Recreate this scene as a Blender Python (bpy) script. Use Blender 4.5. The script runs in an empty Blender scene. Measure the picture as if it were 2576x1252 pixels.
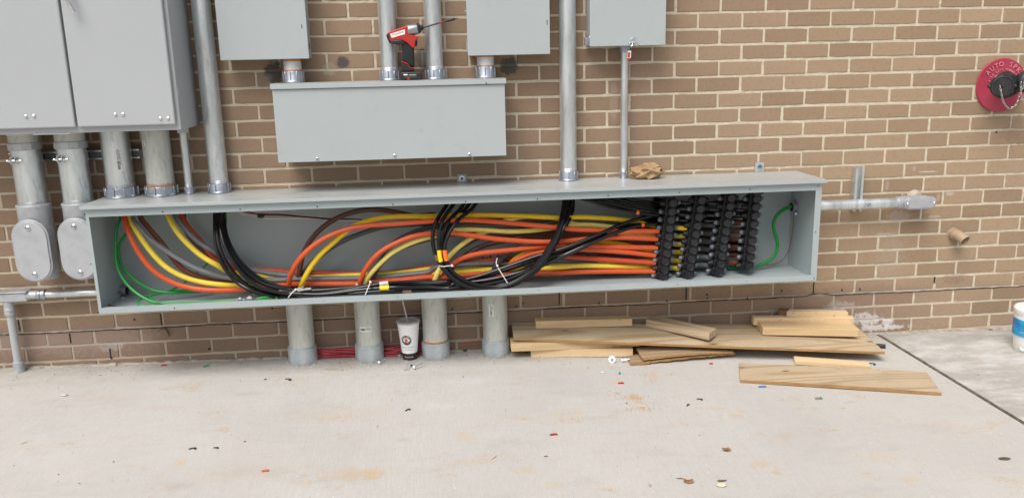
import bpy, bmesh, math, random
from mathutils import Vector, Matrix, noise
random.seed(7)
PI = math.pi
S = bpy.context.scene
COL = S.collection

# ------------------------------------------------------------------ camera
CAM = Vector((-1.46179, -3.63483, 1.30392))
F_PX = 2044.4                       # focal length in units of a 2576 px wide frame
RM = Matrix(((0.9957155754831284, 0.08262879845542018, 0.0415087268669599),
             (-0.08972913418161838, 0.9718553857673655, 0.21782054915453294),
             (-0.02234222950646268, -0.22061185557621044, 0.9751057552696024)))  # cols: right, forward, up
cd = bpy.data.cameras.new('camera'); cam = bpy.data.objects.new('camera', cd); COL.objects.link(cam)
r_, f_, u_ = RM.col[0], RM.col[1], RM.col[2]
cam.matrix_world = Matrix(((r_.x, u_.x, -f_.x, CAM.x), (r_.y, u_.y, -f_.y, CAM.y), (r_.z, u_.z, -f_.z, CAM.z), (0, 0, 0, 1)))
cd.sensor_width = 36; cd.lens = 36 * F_PX / 2576; cd.clip_start = .05; cd.clip_end = 2000
S.camera = cam

# ------------------------------------------------------------------ light
SUN_EL, SUN_AZ = math.radians(56), math.radians(212)     # high, behind the camera and a little to its left
w = bpy.data.worlds.new('World'); S.world = w; w.use_nodes = True
nt = w.node_tree; bg = nt.nodes['Background']
sky = nt.nodes.new('ShaderNodeTexSky'); sky.sky_type = 'NISHITA'; sky.sun_disc = False
sky.sun_elevation = SUN_EL; sky.sun_rotation = SUN_AZ
sky.air_density = 1.2; sky.dust_density = 4.0
hs = nt.nodes.new('ShaderNodeHueSaturation'); hs.inputs['Saturation'].default_value = .5
nt.links.new(sky.outputs[0], hs.inputs['Color']); nt.links.new(hs.outputs[0], bg.inputs[0])
bg.inputs[1].default_value = .085
sd = bpy.data.lights.new('sun', 'SUN'); sd.energy = 1.5; sd.angle = math.radians(38); sd.color = (1, .975, .945)
so = bpy.data.objects.new('sun', sd); COL.objects.link(so)
sdir = Vector((math.sin(SUN_AZ) * math.cos(SUN_EL), math.cos(SUN_AZ) * math.cos(SUN_EL), math.sin(SUN_EL)))
so.rotation_euler = sdir.to_track_quat('Z', 'Y').to_euler()
S.view_settings.view_transform = 'Standard'; S.view_settings.look = 'None'
S.view_settings.gamma = 1; S.view_settings.use_curve_mapping = False
S.view_settings.exposure = 0.74

# ------------------------------------------------------------------ where things stand
def ray(x, y): return RM @ Vector(((x - 1288) / F_PX, 1, -(y - 626.1) / F_PX))
def onY(x, y, d):                    # point at distance d out from the wall face
    v = ray(x, y); return CAM + v * ((-d - CAM.y) / v.y)
def onZ(x, y, z):
    v = ray(x, y); return CAM + v * ((z - CAM.z) / v.z)
def G(x): return -0.0125 * (x + 1.18)
def gnd(x, y, h=0):
    z = 0
    for i in range(6):
        p = onZ(x, y, z + h); z = G(p.x)
    return p

# ------------------------------------------------------------------ mesh builder
class MB:
    def __init__(s): s.v = []; s.f = []; s.m = []; s.cur = 0
    def add(s, vs, fs):
        b = len(s.v); s.v += [Vector(q) for q in vs]
        for f in fs: s.f.append([b + i for i in f]); s.m.append(s.cur)
        return s
    def box(s, x0, x1, y0, y1, z0, z1):
        return s.obox((x0, y0, z0), (x1 - x0, 0, 0), (0, y1 - y0, 0), (0, 0, z1 - z0))
    def obox(s, o, a, b, c):
        o, a, b, c = Vector(o), Vector(a), Vector(b), Vector(c)
        return s.add([o, o + a, o + a + b, o + b, o + c, o + a + c, o + a + b + c, o + b + c],
                     [(0, 3, 2, 1), (4, 5, 6, 7), (0, 1, 5, 4), (1, 2, 6, 5), (2, 3, 7, 6), (3, 0, 4, 7)])
    def lathe(s, prof, o, axis=(0, 0, 1), n=24, close=False, ref=None):
        ax = Vector(axis).normalized(); o = Vector(o)
        u = Vector(ref) if ref else ax.orthogonal(); u = (u - ax * u.dot(ax)).normalized(); w_ = ax.cross(u)
        vs = []; fs = []
        for (r, h) in prof:
            for k in range(n):
                t = 2 * PI * k / n; vs.append(o + ax * h + (u * math.cos(t) + w_ * math.sin(t)) * max(r, 1e-5))
        for i in range(len(prof) - 1):
            for k in range(n):
                fs.append((i * n + k, i * n + (k + 1) % n, (i + 1) * n + (k + 1) % n, (i + 1) * n + k))
        if not close:
            fs.append(tuple(range(n))[::-1]); fs.append(tuple((len(prof) - 1) * n + k for k in range(n)))
        return s.add(vs, fs)
    def cyl(s, a, b, r, n=20, r2=None):
        a, b = Vector(a), Vector(b)
        return s.lathe([(r, 0), (r if r2 is None else r2, (b - a).length)], a, b - a, n)
    def tube(s, pts, r, n=8, close=False):
        pts = [Vector(p) for p in pts]; N = len(pts)
        rr = r if isinstance(r, (list, tuple)) else [r] * N
        vs = []; up = None
        for i, p in enumerate(pts):
            if close: t = pts[(i + 1) % N] - pts[i - 1]
            else: t = pts[min(i + 1, N - 1)] - pts[max(i - 1, 0)]
            t.normalize()
            if up is None: up = t.orthogonal().normalized()
            up = (up - t * up.dot(t)).normalized(); w_ = t.cross(up)
            for k in range(n):
                a = 2 * PI * k / n; vs.append(p + (up * math.cos(a) + w_ * math.sin(a)) * rr[i])
        fs = []
        M_ = N if close else N - 1
        for i in range(M_):
            j = (i + 1) % N
            for k in range(n): fs.append((i * n + k, i * n + (k + 1) % n, j * n + (k + 1) % n, j * n + k))
        if not close:
            fs.append(tuple(range(n))[::-1]); fs.append(tuple((N - 1) * n + k for k in range(n)))
        return s.add(vs, fs)
    def prism(s, poly, off):             # poly: 3-D points, off: vector
        off = Vector(off); n = len(poly); P = [Vector(p) for p in poly]
        return s.add(P + [p + off for p in P],
                     [tuple(range(n))[::-1], tuple(range(n, 2 * n))] + [(i, (i + 1) % n, n + (i + 1) % n, n + i) for i in range(n)])
    def ball(s, c, r, n=10, sc=(1, 1, 1)):
        c = Vector(c); vs = []; fs = []; m = n // 2
        for i in range(m + 1):
            a = PI * i / m
            for k in range(n):
                b = 2 * PI * k / n
                vs.append(c + Vector((math.sin(a) * math.cos(b) * sc[0], math.sin(a) * math.sin(b) * sc[1], math.cos(a) * sc[2])) * r)
        for i in range(m):
            for k in range(n): fs.append((i * n + k, (i + 1) * n + k, (i + 1) * n + (k + 1) % n, i * n + (k + 1) % n))
        return s.add(vs, fs)
    def build(s, name, mat, parent=None, smooth=35, bevel=0, seg=2):
        me = bpy.data.meshes.new(name)
        if parent is not None:
            o_ = WLOC[parent.name]
        else:
            o_ = Vector((sum(v.x for v in s.v) / len(s.v), sum(v.y for v in s.v) / len(s.v), min(v.z for v in s.v)))
        me.from_pydata([tuple(v - o_) for v in s.v], [], s.f)
        mats = mat if isinstance(mat, (list, tuple)) else [mat]
        for q in mats: me.materials.append(q)
        if len(mats) > 1: me.polygons.foreach_set('material_index', s.m)
        me.validate()
        bm = bmesh.new(); bm.from_mesh(me); bmesh.ops.remove_doubles(bm, verts=bm.verts, dist=1e-6)
        bmesh.ops.recalc_face_normals(bm, faces=bm.faces); bm.to_mesh(me); bm.free()
        if smooth:
            me.polygons.foreach_set('use_smooth', [True] * len(me.polygons)); me.set_sharp_from_angle(angle=math.radians(smooth))
        ob = bpy.data.objects.new(name, me); COL.objects.link(ob)
        if parent is not None: ob.parent = parent; WLOC[ob.name] = o_
        else: ob.location = o_; WLOC[ob.name] = o_
        if bevel:
            bv = ob.modifiers.new('bevel', 'BEVEL'); bv.width = bevel; bv.segments = seg; bv.limit_method = 'ANGLE'; bv.angle_limit = math.radians(35)
            bv.harden_normals = False
        return ob
WLOC = {}
def tag(o, label, cat, group=None, kind=None):
    o['label'] = label; o['category'] = cat
    if group: o['group'] = group
    if kind: o['kind'] = kind
    return o
def thing(name, label, cat, loc, group=None):
    o = bpy.data.objects.new(name, None); COL.objects.link(o); o.location = loc; o.empty_display_size = .05
    WLOC[o.name] = Vector(loc); return tag(o, label, cat, group)
def struct(o): o['kind'] = 'structure'; return o

# ------------------------------------------------------------------ materials
def N(nt, t, **k):
    n = nt.nodes.new(t)
    for a, b in k.items():
        if a in ('loc',): continue
        if isinstance(a, str) and hasattr(n, a): setattr(n, a, b)
    return n
def link(nt, a, b): nt.links.new(a, b)
def mix(nt, fac, c1, c2, blend='MIX'):
    m = nt.nodes.new('ShaderNodeMix'); m.data_type = 'RGBA'; m.blend_type = blend
    for s_, v in ((m.inputs[0], fac), (m.inputs[6], c1), (m.inputs[7], c2)):
        if hasattr(v, 'links'): link(nt, v, s_)
        elif isinstance(v, (int, float)): s_.default_value = v
        else: s_.default_value = (*v, 1)
    return m.outputs[2]
def noise_(nt, scale, detail=4, rough=.6, vec=None, dist=0):
    n = nt.nodes.new('ShaderNodeTexNoise'); n.inputs['Scale'].default_value = scale; n.inputs['Detail'].default_value = detail
    n.inputs['Roughness'].default_value = rough; n.inputs['Distortion'].default_value = dist
    if vec is not None: link(nt, vec, n.inputs['Vector'])
    return n.outputs['Fac']
def ramp(nt, v, a, b, lo=0., hi=1.):
    m = nt.nodes.new('ShaderNodeMapRange'); link(nt, v, m.inputs[0])
    for i, x in enumerate((a, b, lo, hi)): m.inputs[i + 1].default_value = x
    return m.outputs[0]
def math_(nt, op, a, b=None):
    m = nt.nodes.new('ShaderNodeMath'); m.operation = op
    for i, v in enumerate((a, b)):
        if v is None: continue
        if hasattr(v, 'links'): link(nt, v, m.inputs[i])
        else: m.inputs[i].default_value = v
    return m.outputs[0]
def coords(nt, scale=(1, 1, 1), world=False):
    if world: g = nt.nodes.new('ShaderNodeNewGeometry').outputs['Position']
    else: g = nt.nodes.new('ShaderNodeTexCoord').outputs['Object']
    mp = nt.nodes.new('ShaderNodeMapping'); link(nt, g, mp.inputs[0]); mp.inputs['Scale'].default_value = scale
    return mp.outputs[0]
def newmat(name):
    m = bpy.data.materials.new(name); m.use_nodes = True; return m, m.node_tree, m.node_tree.nodes['Principled BSDF']
def bump(nt, p, h, strength=.3, dist=.002):
    b = nt.nodes.new('ShaderNodeBump'); b.inputs['Strength'].default_value = strength; b.inputs['Distance'].default_value = dist
    link(nt, h, b.inputs['Height']); link(nt, b.outputs[0], p.inputs['Normal'])
def mat(name, base, rough=.5, metal=0., var=.12, scale=12, bmp=.0, bscale=80, stretch=(1, 1, 1), dirt=None, spec=.5, dirt_amt=.5, dscale=20, world=False, coat=0):
    m, nt, p = newmat(name); v = coords(nt, stretch, world)
    n = noise_(nt, scale, 5, .65, v)
    dark = [c * (1 - var) for c in base]; light = [min(1, c * (1 + var)) for c in base]
    c = mix(nt, ramp(nt, n, .3, .7), dark, light)
    if dirt:
        d = ramp(nt, noise_(nt, dscale, 8, .75, v), .56, .66, 0, dirt_amt); c = mix(nt, d, c, dirt)
    link(nt, c, p.inputs['Base Color'])
    link(nt, ramp(nt, n, .25, .75, max(0, rough - .08), min(1, rough + .08)), p.inputs['Roughness'])
    p.inputs['Metallic'].default_value = metal; p.inputs['Specular IOR Level'].default_value = spec
    p.inputs['Coat Weight'].default_value = coat
    if bmp: bump(nt, p, noise_(nt, bscale, 4, .6, v), bmp)
    return m
PAINT = mat('grey_enamel', (.40, .435, .44), .42, 0, .02, 3, .06, 400, dirt=(.25, .26, .26), dirt_amt=.12, dscale=9)
PAINT2 = mat('grey_enamel_trough', (.375, .43, .435), .40, 0, .03, 4, .06, 400, dirt=(.42, .42, .40), dirt_amt=.30, dscale=7)
PAINT3 = mat('grey_enamel_dusty', (.40, .41, .40), .33, 0, .10, 6, .05, 300, stretch=(1, 1.5, 1), dirt=(.33, .31, .28), dirt_amt=.22, dscale=6)
CABP = mat('grey_enamel_cabinet', (.41, .425, .435), .45, 0, .02, 2, .08, 500)
GALV = mat('galvanised_steel', (.66, .69, .69), .38, .78, .22, 22, .12, 60, stretch=(1, 1, .2), dirt=(.30, .32, .32), dirt_amt=.5, dscale=30)
GALVD = mat('weathered_conduit', (.55, .56, .51), .48, .35, .18, 14, .10, 90, stretch=(1, 1, .35), dirt=(.30, .30, .25), dirt_amt=.55, dscale=44)
CAST = mat('cast_aluminium', (.47, .48, .50), .48, .45, .14, 18, .12, 160, dirt=(.30, .30, .31), dirt_amt=.6, dscale=24)
ZINC = mat('zinc_die_cast', (.42, .45, .50), .36, .8, .15, 30, .08, 150, dirt=(.2, .21, .23), dirt_amt=.4, dscale=40)
COUP = mat('zinc_coupling', (.43, .47, .49), .5, .4, .22, 18, .10, 90, dirt=(.68, .67, .63), dirt_amt=.8, dscale=22)
STEEL = mat('bright_steel', (.72, .73, .74), .22, .95, .08, 40)
RUST = mat('orange_sealant', (.50, .20, .06), .6, 0, .25, 40)
def jacket(name, c, rough=.42): return mat(name, c, rough, 0, .07, 14, .03, 200, dirt=[x * .6 for x in c], dirt_amt=.3, dscale=24)
ORANGE = jacket('orange_insulation', (.66, .098, .022)); YELLOW = jacket('yellow_insulation', (.88, .58, .015))
PALEY = jacket('pale_yellow_insulation', (.85, .72, .19)); MIDY = jacket('bright_yellow_insulation', (.88, .66, .06)); GREY = jacket('grey_insulation', (.19, .195, .21))
GREYD = jacket('dark_grey_insulation', (.065, .068, .075)); BROWN = jacket('brown_insulation', (.10, .040, .026)); BROWNR = jacket('reddish_brown_insulation', (.22, .07, .04))
REDO = jacket('red_orange_insulation', (.58, .07, .022))
GREEN = jacket('green_insulation', (.008, .25, .035)); BLACK = mat('black_insulation', (.007, .007, .008), .20, 0, .2, 14, .02, 200, spec=.4)
RUBBER = mat('black_rubber', (.009, .009, .010), .50, 0, .3, 30, .1, 150)
RUBCAP = mat('black_rubber_cap', (.016, .016, .019), .42, 0, .2, 40, .1, 150)
TIP = mat('grey_port_sleeve', (.13, .14, .16), .35, 0, .2, 30)
WHITEP = mat('white_plastic', (.78, .78, .76), .4, 0, .04, 20)
TAPEY = mat('yellow_tape', (.85, .62, .01), .4, 0, .05, 20); TAPEO = mat('orange_tape', (.85, .17, .02), .4, 0, .05, 20)
TAPEB = mat('brown_tape', (.16, .08, .06), .4, 0, .05, 20); TAPEW = mat('white_tape', (.55, .56, .60), .4, 0, .05, 20)
BLK = mat('black_plastic', (.015, .015, .017), .45, 0, .2, 40, .1, 200); DARK = mat('dark_hole', (.01, .01, .01), .8)
REDP = mat('red_plastic', (.42, .022, .018), .4, 0, .06, 30)
LABEL = mat('white_label_paper', (.78, .77, .73), .6, 0, .04, 30); INK = mat('black_ink', (.02, .02, .02), .6); REDINK = mat('red_ink', (.6, .02, .02), .5)
REDPAINT = mat('red_sign_enamel', (.40, .042, .078), .45, 0, .10, 9, .06, 120, dirt=(.34, .06, .08), dirt_amt=.5, dscale=16)
REDLET = mat('highlit_red_raised_lettering', (.72, .26, .29), .4, 0, .15, 40)  # plate red lightened, highlights on the raised letters put into the colour
CASTBLK = mat('black_cast_iron', (.028, .028, .030), .48, .2, .3, 30, .3, 90, dirt=(.09, .085, .08), dirt_amt=.5, dscale=30)
PAPER = mat('brown_kraft_paper', (.38, .25, .13), .8, 0, .15, 18, .15, 120)
TAN = mat('tan_painted_pipe', (.40, .29, .19), .6, 0, .10, 25, .15, 120)
REDW = jacket('red_wire_insulation', (.42, .015, .03))

def wood(name, c1, c2, gs=5, ring=18, knots=True, edge=False):
    m, nt, p = newmat(name); v = coords(nt, (1, 7, 7))
    base_n = noise_(nt, 1.7, 1.5, .45, coords(nt, (.32, 2.6, 2.6)))
    lines = math_(nt, 'SINE', math_(nt, 'MULTIPLY', base_n, ring * 9.0))
    wob = ramp(nt, lines, .15, .95)
    fine = noise_(nt, gs * 6, 6, .7, coords(nt, (1, 30, 30)))
    f = math_(nt, 'MULTIPLY', wob, ramp(nt, fine, .3, .7, .55, 1.))
    c = mix(nt, f, c1, c2)
    c = mix(nt, ramp(nt, noise_(nt, 3, 3, .5, coords(nt, (1, 3, 3))), .4, .7, 0, .4), c, [x * .72 for x in c1])
    if knots:
        k = nt.nodes.new('ShaderNodeTexVoronoi'); k.inputs['Scale'].default_value = 4.0; link(nt, coords(nt, (1, 2.0, 2.0)), k.inputs['Vector'])
        c = mix(nt, ramp(nt, k.outputs['Distance'], .045, .10, .9, 0), c, (.16, .075, .03))
        k2 = noise_(nt, 90, 2, .5, coords(nt, (.5, 1.5, 1.5)))
        c = mix(nt, ramp(nt, k2, .70, .74, 0, .7), c, (.14, .08, .04))
    if edge:
        c = mix(nt, ramp(nt, noise_(nt, 7, 6, .75, coords(nt, (1, 2, 2))), .56, .66, 0, .45), c, (.34, .28, .20))
        c = mix(nt, ramp(nt, noise_(nt, 22, 4, .7, coords(nt, (.7, 2, 2))), .66, .72, 0, .7), c, (.17, .12, .08))
    link(nt, c, p.inputs['Base Color']); p.inputs['Roughness'].default_value = .7; p.inputs['Specular IOR Level'].default_value = .25
    bump(nt, p, fine, .25, .001); return m
PINE = wood('fresh_pine', (.68, .49, .275), (.60, .41, .215), 5, 5); PINE2 = wood('pale_pine', (.74, .55, .33), (.67, .48, .265), 6, 4)
PLY = wood('weathered_plywood', (.53, .415, .275), (.35, .245, .14), 5, 8, True, True)
PLYE = mat('plywood_edge', (.36, .20, .075), .8, 0, .35, 60, .3, 90, stretch=(.3, 1, 6))
PLYOLD = wood('old_plywood', (.38, .27, .165), (.25, .165, .09), 5, 7)
ENDG = mat('brown_end_grain', (.20, .10, .055), .8, 0, .3, 60, .3, 90)

# ------------------------------------------------------------------ concrete
def concrete(name, base, white=0.0, rust=1.0, spots=()):
    m, nt, p = newmat(name); v = coords(nt, (1, 1, 1), True)
    c = mix(nt, ramp(nt, noise_(nt, 1.3, 6, .6, v), .35, .65), [x * .93 for x in base], [x * 1.05 for x in base])
    # pinkish left, ochre drift
    c = mix(nt, ramp(nt, noise_(nt, .7, 3, .5, v), .45, .7, 0, .35), c, (base[0] * 1.01, base[1] * .965, base[2] * .92))
    fine = noise_(nt, 160, 4, .8, v); c = mix(nt, ramp(nt, fine, .3, .7, .0, .30), c, [x * .6 for x in base])
    broom = noise_(nt, 60, 3, .6, coords(nt, (5, .25, 1), True)); c = mix(nt, ramp(nt, broom, .42, .68, 0, .30), c, [x * .7 for x in base])
    trow = noise_(nt, 9, 6, .7, coords(nt, (1, 3.2, 1), True)); c = mix(nt, ramp(nt, trow, .52, .72, 0, .30), c, [x * .72 for x in base])
    spk = nt.nodes.new('ShaderNodeTexVoronoi'); spk.inputs['Scale'].default_value = 38; link(nt, v, spk.inputs['Vector'])
    c = mix(nt, math_(nt, 'MULTIPLY', ramp(nt, spk.outputs['Distance'], .05, .10, .7, 0), ramp(nt, noise_(nt, 2.2, 3, .6, v), .5, .6)), c, (.13, .12, .10))
    r = ramp(nt, noise_(nt, 4.5, 7, .75, coords(nt, (1, 1.8, 1), True)), .565, .68, 0, .75 * rust)
    c = mix(nt, math_(nt, 'MULTIPLY', r, ramp(nt, noise_(nt, 70, 3, .7, v), .4, .6)), c, (.50, .30, .13))
    dk = ramp(nt, noise_(nt, 2.6, 8, .75, coords(nt, (1, 2.2, 1), True)), .54, .66, 0, .35); c = mix(nt, dk, c, [x * .70 for x in base])
    wsp = ramp(nt, noise_(nt, 90, 2, .5, v), .72, .76, 0, .8); c = mix(nt, wsp, c, (.72, .71, .68))
    if white:
        w1 = ramp(nt, noise_(nt, 3.4, 8, .75, coords(nt, (1, 2.4, 1), True)), .44, .60, 0, white); c = mix(nt, w1, c, (.72, .71, .69))
        d1 = ramp(nt, noise_(nt, 7, 8, .8, v), .55, .7, 0, .5); c = mix(nt, d1, c, (.30, .28, .25))
    nz = noise_(nt, 16, 7, .8, v)
    for (px, py, rx, ry, col, amt) in spots:             # stains at their own places on the slab
        q = gnd(px, py)
        sb = nt.nodes.new('ShaderNodeVectorMath'); sb.operation = 'SUBTRACT'; link(nt, v, sb.inputs[0]); sb.inputs[1].default_value = (q.x, q.y, 0)
        mu = nt.nodes.new('ShaderNodeVectorMath'); mu.operation = 'MULTIPLY'; link(nt, sb.outputs[0], mu.inputs[0]); mu.inputs[1].default_value = (1 / rx, 1 / ry, 0)
        ln = nt.nodes.new('ShaderNodeVectorMath'); ln.operation = 'LENGTH'; link(nt, mu.outputs[0], ln.inputs[0])
        dd = math_(nt, 'ADD', ln.outputs['Value'], math_(nt, 'MULTIPLY', math_(nt, 'SUBTRACT', nz, .5), 3.4))
        c = mix(nt, ramp(nt, dd, .25, 1.1, amt * .68, 0), c, col)
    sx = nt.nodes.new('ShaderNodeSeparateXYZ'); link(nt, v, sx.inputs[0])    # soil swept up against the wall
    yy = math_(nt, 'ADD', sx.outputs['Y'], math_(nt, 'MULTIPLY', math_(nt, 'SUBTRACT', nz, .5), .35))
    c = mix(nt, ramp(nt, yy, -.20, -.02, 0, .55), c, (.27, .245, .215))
    link(nt, c, p.inputs['Base Color']); p.inputs['Roughness'].default_value = .85; p.inputs['Specular IOR Level'].default_value = .25
    bump(nt, p, math_(nt, 'ADD', fine, math_(nt, 'ADD', math_(nt, 'MULTIPLY', broom, 1.2), trow)), .35, .002)
    return m
OC = (.56, .36, .16); PK = (.52, .33, .26); GY = (.30, .28, .25); BR = (.33, .26, .18)
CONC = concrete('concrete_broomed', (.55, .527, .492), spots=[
    (1590, 1000, .045, .03, OC, .75), (1613, 1028, .05, .025, OC, .6), (890, 1192, .13, .05, OC, .6), (940, 1190, .04, .03, OC, .6), (1170, 1098, .05, .05, OC, .4), (452, 1165, .03, .03, OC, .6),
    (1852, 1045, .03, .02, OC, .6), (1912, 1168, .05, .03, OC, .6), (2365, 1070, .07, .04, PK, .5), (2290, 1205, .04, .03, OC, .4), (1320, 1182, .05, .03, OC, .45), (1640, 945, .04, .05, OC, .5), (1545, 960, .05, .03, OC, .4),
    (1200, 1160, .08, .03, OC, .4), (835, 928, .045, .022, BR, .55), (850, 940, .06, .016, BR, .4), (630, 990, .09, .03, BR, .3), (410, 1025, .12, .03, PK, .3), (300, 1000, .2, .05, PK, .25), (1420, 1040, .1, .05, OC, .3),
    (760, 1215, .04, .03, OC, .4), (1390, 1222, .04, .03, OC, .4), (1930, 975, .06, .02, PK, .5), (2210, 1150, .1, .05, OC, .25), (860, 1040, .25, .08, OC, .22), (600, 1190, .3, .08, OC, .2), (1110, 1020, .12, .05, (.62, .61, .59), .4),
    (1180, 960, .12, .05, (.62, .61, .59), .35), (2140, 1010, .03, .015, GY, .5), (1020, 1105, .03, .02, GY, .4), (455, 1220, .05, .02, GY, .3), (1100, 940, .5, .05, GY, .18), (200, 960, .5, .05, GY, .15)])
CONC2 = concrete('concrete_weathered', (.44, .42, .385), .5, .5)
JOINTM = mat('tarry_joint_filler', (.10, .085, .065), .9, 0, .5, 40, .5, 60, dirt=(.32, .29, .25), dirt_amt=.9, dscale=30)
MORTF = mat('crumbling_wall_base_mortar', (.36, .32, .27), .9, 0, .35, 30, .6, 60, dirt=(.05, .045, .04), dirt_amt=.95, dscale=24)

XJ = .636                                                # the joint between the slabs, square to the wall
def slab(name, x0, x1, mt, y0=-.014, y1=-5.0, nx=60, ny=40):
    b = MB(); vs = []; fs = []
    xs = [x0 + (x1 - x0) * i / nx for i in range(nx + 1)]; ys = [y0 + (y1 - y0) * j / ny for j in range(ny + 1)]
    for y in ys:
        for x in xs: vs.append((x, y, G(x)))
    W = nx + 1
    for j in range(ny):
        for i in range(nx): fs.append((j * W + i, j * W + i + 1, (j + 1) * W + i + 1, (j + 1) * W + i))
    b.add(vs, fs)
    ed = [(x0, y0), (x1, y0), (x1, y1), (x0, y1)]
    for i in range(4):
        a, c = ed[i], ed[(i + 1) % 4]
        b.add([(a[0], a[1], G(a[0])), (c[0], c[1], G(c[0])), (c[0], c[1], G(c[0]) - .12), (a[0], a[1], G(a[0]) - .12)], [(0, 1, 2, 3)])
    return struct(b.build(name, mt, smooth=0))
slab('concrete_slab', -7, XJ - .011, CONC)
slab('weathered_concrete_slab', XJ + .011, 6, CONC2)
b = MB(); b.add([(-400, -400, -.24), (400, -400, -.24), (400, 400, -.24), (-400, 400, -.24)], [(0, 1, 2, 3)])
struct(b.build('ground', mat('bare_ground', (.30, .28, .25), .95, 0, .2, .4, .2, 30), smooth=0))
def strip(name, pts, wd, h, mt, up=0):                  # ragged low bead of filler along a line
    b = MB(); n = len(pts); vs = []; fs = []
    for i, (x, y) in enumerate(pts):
        t = Vector((pts[min(i + 1, n - 1)][0] - pts[max(i - 1, 0)][0], pts[min(i + 1, n - 1)][1] - pts[max(i - 1, 0)][1], 0)).normalized()
        s_ = Vector((-t.y, t.x, 0)); w0 = wd * (1 + random.uniform(-.35, .35)); w1 = wd * (1 + random.uniform(-.35, .35)); zz = G(x) + up + random.uniform(-.4, .4) * h
        for q, dz in ((-w0, -h * 1.5), (-w0 * .4, 0), (w1 * .4, random.uniform(-.3, .3) * h), (w1, -h * 1.5)): vs.append((x + s_.x * q, y + s_.y * q, zz + dz))
    for i in range(n - 1):
        for k in range(3): fs.append((i * 4 + k, i * 4 + k + 1, (i + 1) * 4 + k + 1, (i + 1) * 4 + k))
    return b.add(vs, fs).build(name, mt, smooth=0)
struct(strip('expansion_joint', [(XJ + random.uniform(-.002, .002), -.01 - i * .02) for i in range(250)], .013, .003, JOINTM, .001))
struct(strip('wall_base_joint', [(-5 + i * .02, -.010 + random.uniform(-.004, .004)) for i in range(500)], .016, .006, MORTF, .005))

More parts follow.
